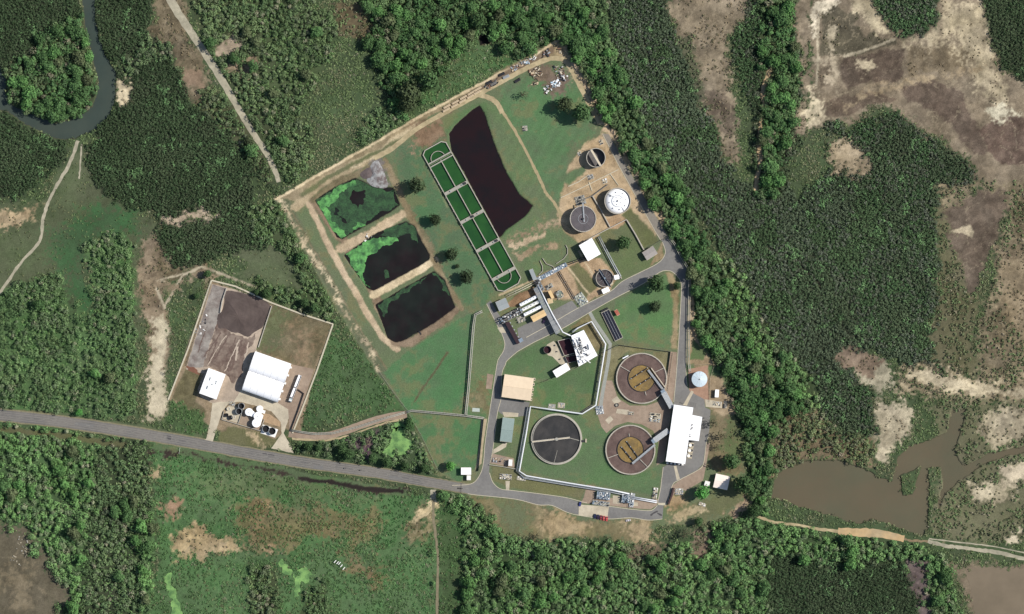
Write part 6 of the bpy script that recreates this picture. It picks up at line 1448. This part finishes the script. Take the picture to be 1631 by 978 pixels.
# --- scrap yard and stored pipes
rr = random.Random(31)
def bundle(label, x, y, ang, n, L, r, m_, name='pipe_stack', group=None):
    t = thing(name, label, 'pipes', PX(x, y)+(.05,), R(ang), group)
    for k in range(n):
        lay = k//max(1, (n+1)//2); MB().tube([(-L/2+rr.uniform(-.3, .3), (k % max(1, (n+1)//2)-n/4+.5*lay)*2.1*r, r+lay*1.8*r), (L/2+rr.uniform(-.3, .3), (k % max(1, (n+1)//2)-n/4+.5*lay)*2.1*r, r+lay*1.8*r)], r, 7).build('pipe', m_, t)
    for sx in (-.3, .3): MB().box(sx*L, 0, -.04, .25, n*r*1.4, .1).build('bearer', M_dark, t)
M_palep = mat('pale_concrete_pipe', (186, 168, 140), .85, .1, 1)
ln = [(711, 173), (724, 166.5), (737, 159), (749, 152), (760, 145.5)]
for row in range(2):
    for i, (x, y) in enumerate(ln):
        bundle('pale concrete pipe bundle %s from the left in the %s row beside the dirt track' % (('first', 'second', 'third', 'fourth', 'fifth')[i], ('lower', 'upper')[row]), x+row*3+row*-2, y-row*5.5+1.5, 30, 4, 6.0, .32, M_palep, 'pipe_stack', 'pale pipes laid out along the track')
for i, (x, y, m_, lb) in enumerate(((779, 131, M_dark, 'dark stack right of the pale pipes beside the track'), (786, 133, M_tankwall, 'grey brown stack nearest the dark one beside the track'), (799, 118, M_dark, 'dark stack farther up the track edge'), (806, 122, M_galv, 'grey pipes just below the farther dark stack'), (824, 128, M_dark, 'dark stack at the kerb of the mown grass'))):
    bundle(lb, x, y, 28+rr.uniform(-6, 6), 7, 5.0, .28, m_)
def junk(label, q, n, mats_, seed, cat='scrap', name='scrap_pile', hm=1.3):
    c, L, D, a = frame(q); t = thing(name, label, cat, (c.x, c.y, .04), a); r = random.Random(seed)
    for k in range(n):
        x, y = r.uniform(-L/2, L/2), r.uniform(-D/2, D/2); m_ = r.choice(mats_); l_ = r.uniform(.6, 2.6)
        if r.random() < .5: MB().box(x, y, 0, l_, r.uniform(.3, 1.3), r.uniform(.2, hm), r.uniform(0, 3)).build('scrap_block', m_, t)
        else:
            an = r.uniform(0, 3.1); MB().tube([(x, y, .15), (x+l_*math.cos(an), y+l_*math.sin(an), r.uniform(.15, hm))], r.uniform(.08, .25), 6).build('scrap_pipe', m_, t)
M_junkb = mat('pale_blue_plastic', (176, 200, 214), .5, .1, 1); M_rust = mat('rusty_iron', (120, 92, 76), .85, .2, 1)
junk('dark mixed oddments between the pale pipes and the dark stacks', PL('770,138 790,127 794,132 774,143'), 26, [M_dark, M_rust, M_tankwall], 14)
junk('pale blue and white scrap in the middle of the scrap yard', PL('879,130 891,125 894,135 882,141'), 40, [M_junkb, M_white2, M_white, M_galv], 1)
junk('grey and white scrap at the lower left of the blue scrap', PL('866,140 879,134 882,142 870,149'), 34, [M_white2, M_galv, M_dark, M_rust], 2)
junk('white and black scrap at the right of the blue scrap', PL('891,119 903,118 905,128 893,129'), 26, [M_white2, M_dark, M_galv], 3)
junk('dark mixed scrap at the top of the yard by the track bend', PL('880,104 893,106 903,118 886,122'), 40, [M_rust, M_dark, M_galv, M_beige], 4)
junk('rusty beams and pallets left in the scrap yard', PL('842,112 860,108 862,118 846,126'), 40, [M_rust, M_beige, M_palep, M_dark], 5)
junk('pale beams lying on the grass left of the scrap yard', PL('846,128 857,122 860,134 851,140'), 12, [M_palep, M_dark, M_rust], 6)
junk('white scrap strewn along the outer side of the track', PL('832,98 852,88 856,94 836,104'), 34, [M_white2, M_junkb, M_rust, M_galv], 7)
junk('brown scrap strewn nearer the dark stacks by the track', PL('812,108 832,98 834,104 816,114'), 34, [M_rust, M_galv, M_palep], 8)
junk('dark scrap at the outer corner of the track bend', PL('862,84 874,78 876,88 864,92'), 26, [M_dark, M_galv, M_rust], 9)
junk('scattered posts along the outer edge east of the bend', PL('884,74 889,72 896,88 892,90'), 10, [M_dark, M_beige, M_rust], 10)
junk('small debris left on the drying floor along the dark fence', PL('318,520 326,500 330,502 314,545'), 14, [M_white2, M_dark, M_galv], 11, 'debris', 'debris', .6)
junk('rubble beside the green lagoons on the middle causeway', PL('578,376 590,370 592,378 582,384'), 12, [M_galv, M_dark, M_white2], 12, 'debris', 'debris', .6)
junk('white debris strewn in the lower left marsh', PL('22,850 45,856 42,908 24,900'), 30, [M_conc, M_conc2], 13, 'debris', 'debris', .8)
t = thing('jetty', 'small dark jetty at the lower edge of the southern lagoon', 'jetty', PX(669, 530)+(0,), R(-60)); MB().box(0, 0, .1, 3.4, 1.0, .15).build('deck', M_dark, t)
for sx in (-1.2, 1.2): MB().box(sx, .6, -1, .15, .15, 2).build('post', M_dark, t)
for i, (x, y) in enumerate(((541, 897), (544, 901), (548, 905), (538, 896), (534, 894))):
    t = thing('marker_board', 'short white board number %s in the row standing in the marsh' % ('three', 'four', 'five', 'two', 'one')[i], 'board', PX(x, y)+(0,), R(50), 'white boards in the marsh'); MB().box(0, 0, 1.6, 2.6, .6, .12).build('board', M_white2, t); MB().box(0, 0, 0, .1, .1, 1.6).build('post', M_galv, t)
for i, (x, y, lb) in enumerate(((549, 746, 'left'), (574, 749, 'right'))):
    t = thing('road_marker', 'small dark marker on the highway, the %s of two' % lb, 'marker', PX(x, y)+(.05,)); MB().box(0, 0, 0, 1.4, .8, .5).build('block', M_dark, t); MB().cyl(0, 0, .5, .15, .9, 8).build('post', M_white2, t)
t = thing('gate_posts', 'pale gate beside the highway ditch below the sludge compound', 'gate', PX(286, 718)+(0,), R(80)); MB().box(0, 0, .9, 5, .1, .15).build('rail', M_white2, t)
for sx in (-2.4, 2.4): MB().box(sx, 0, 0, .2, .2, 1.4).build('post', M_white2, t)
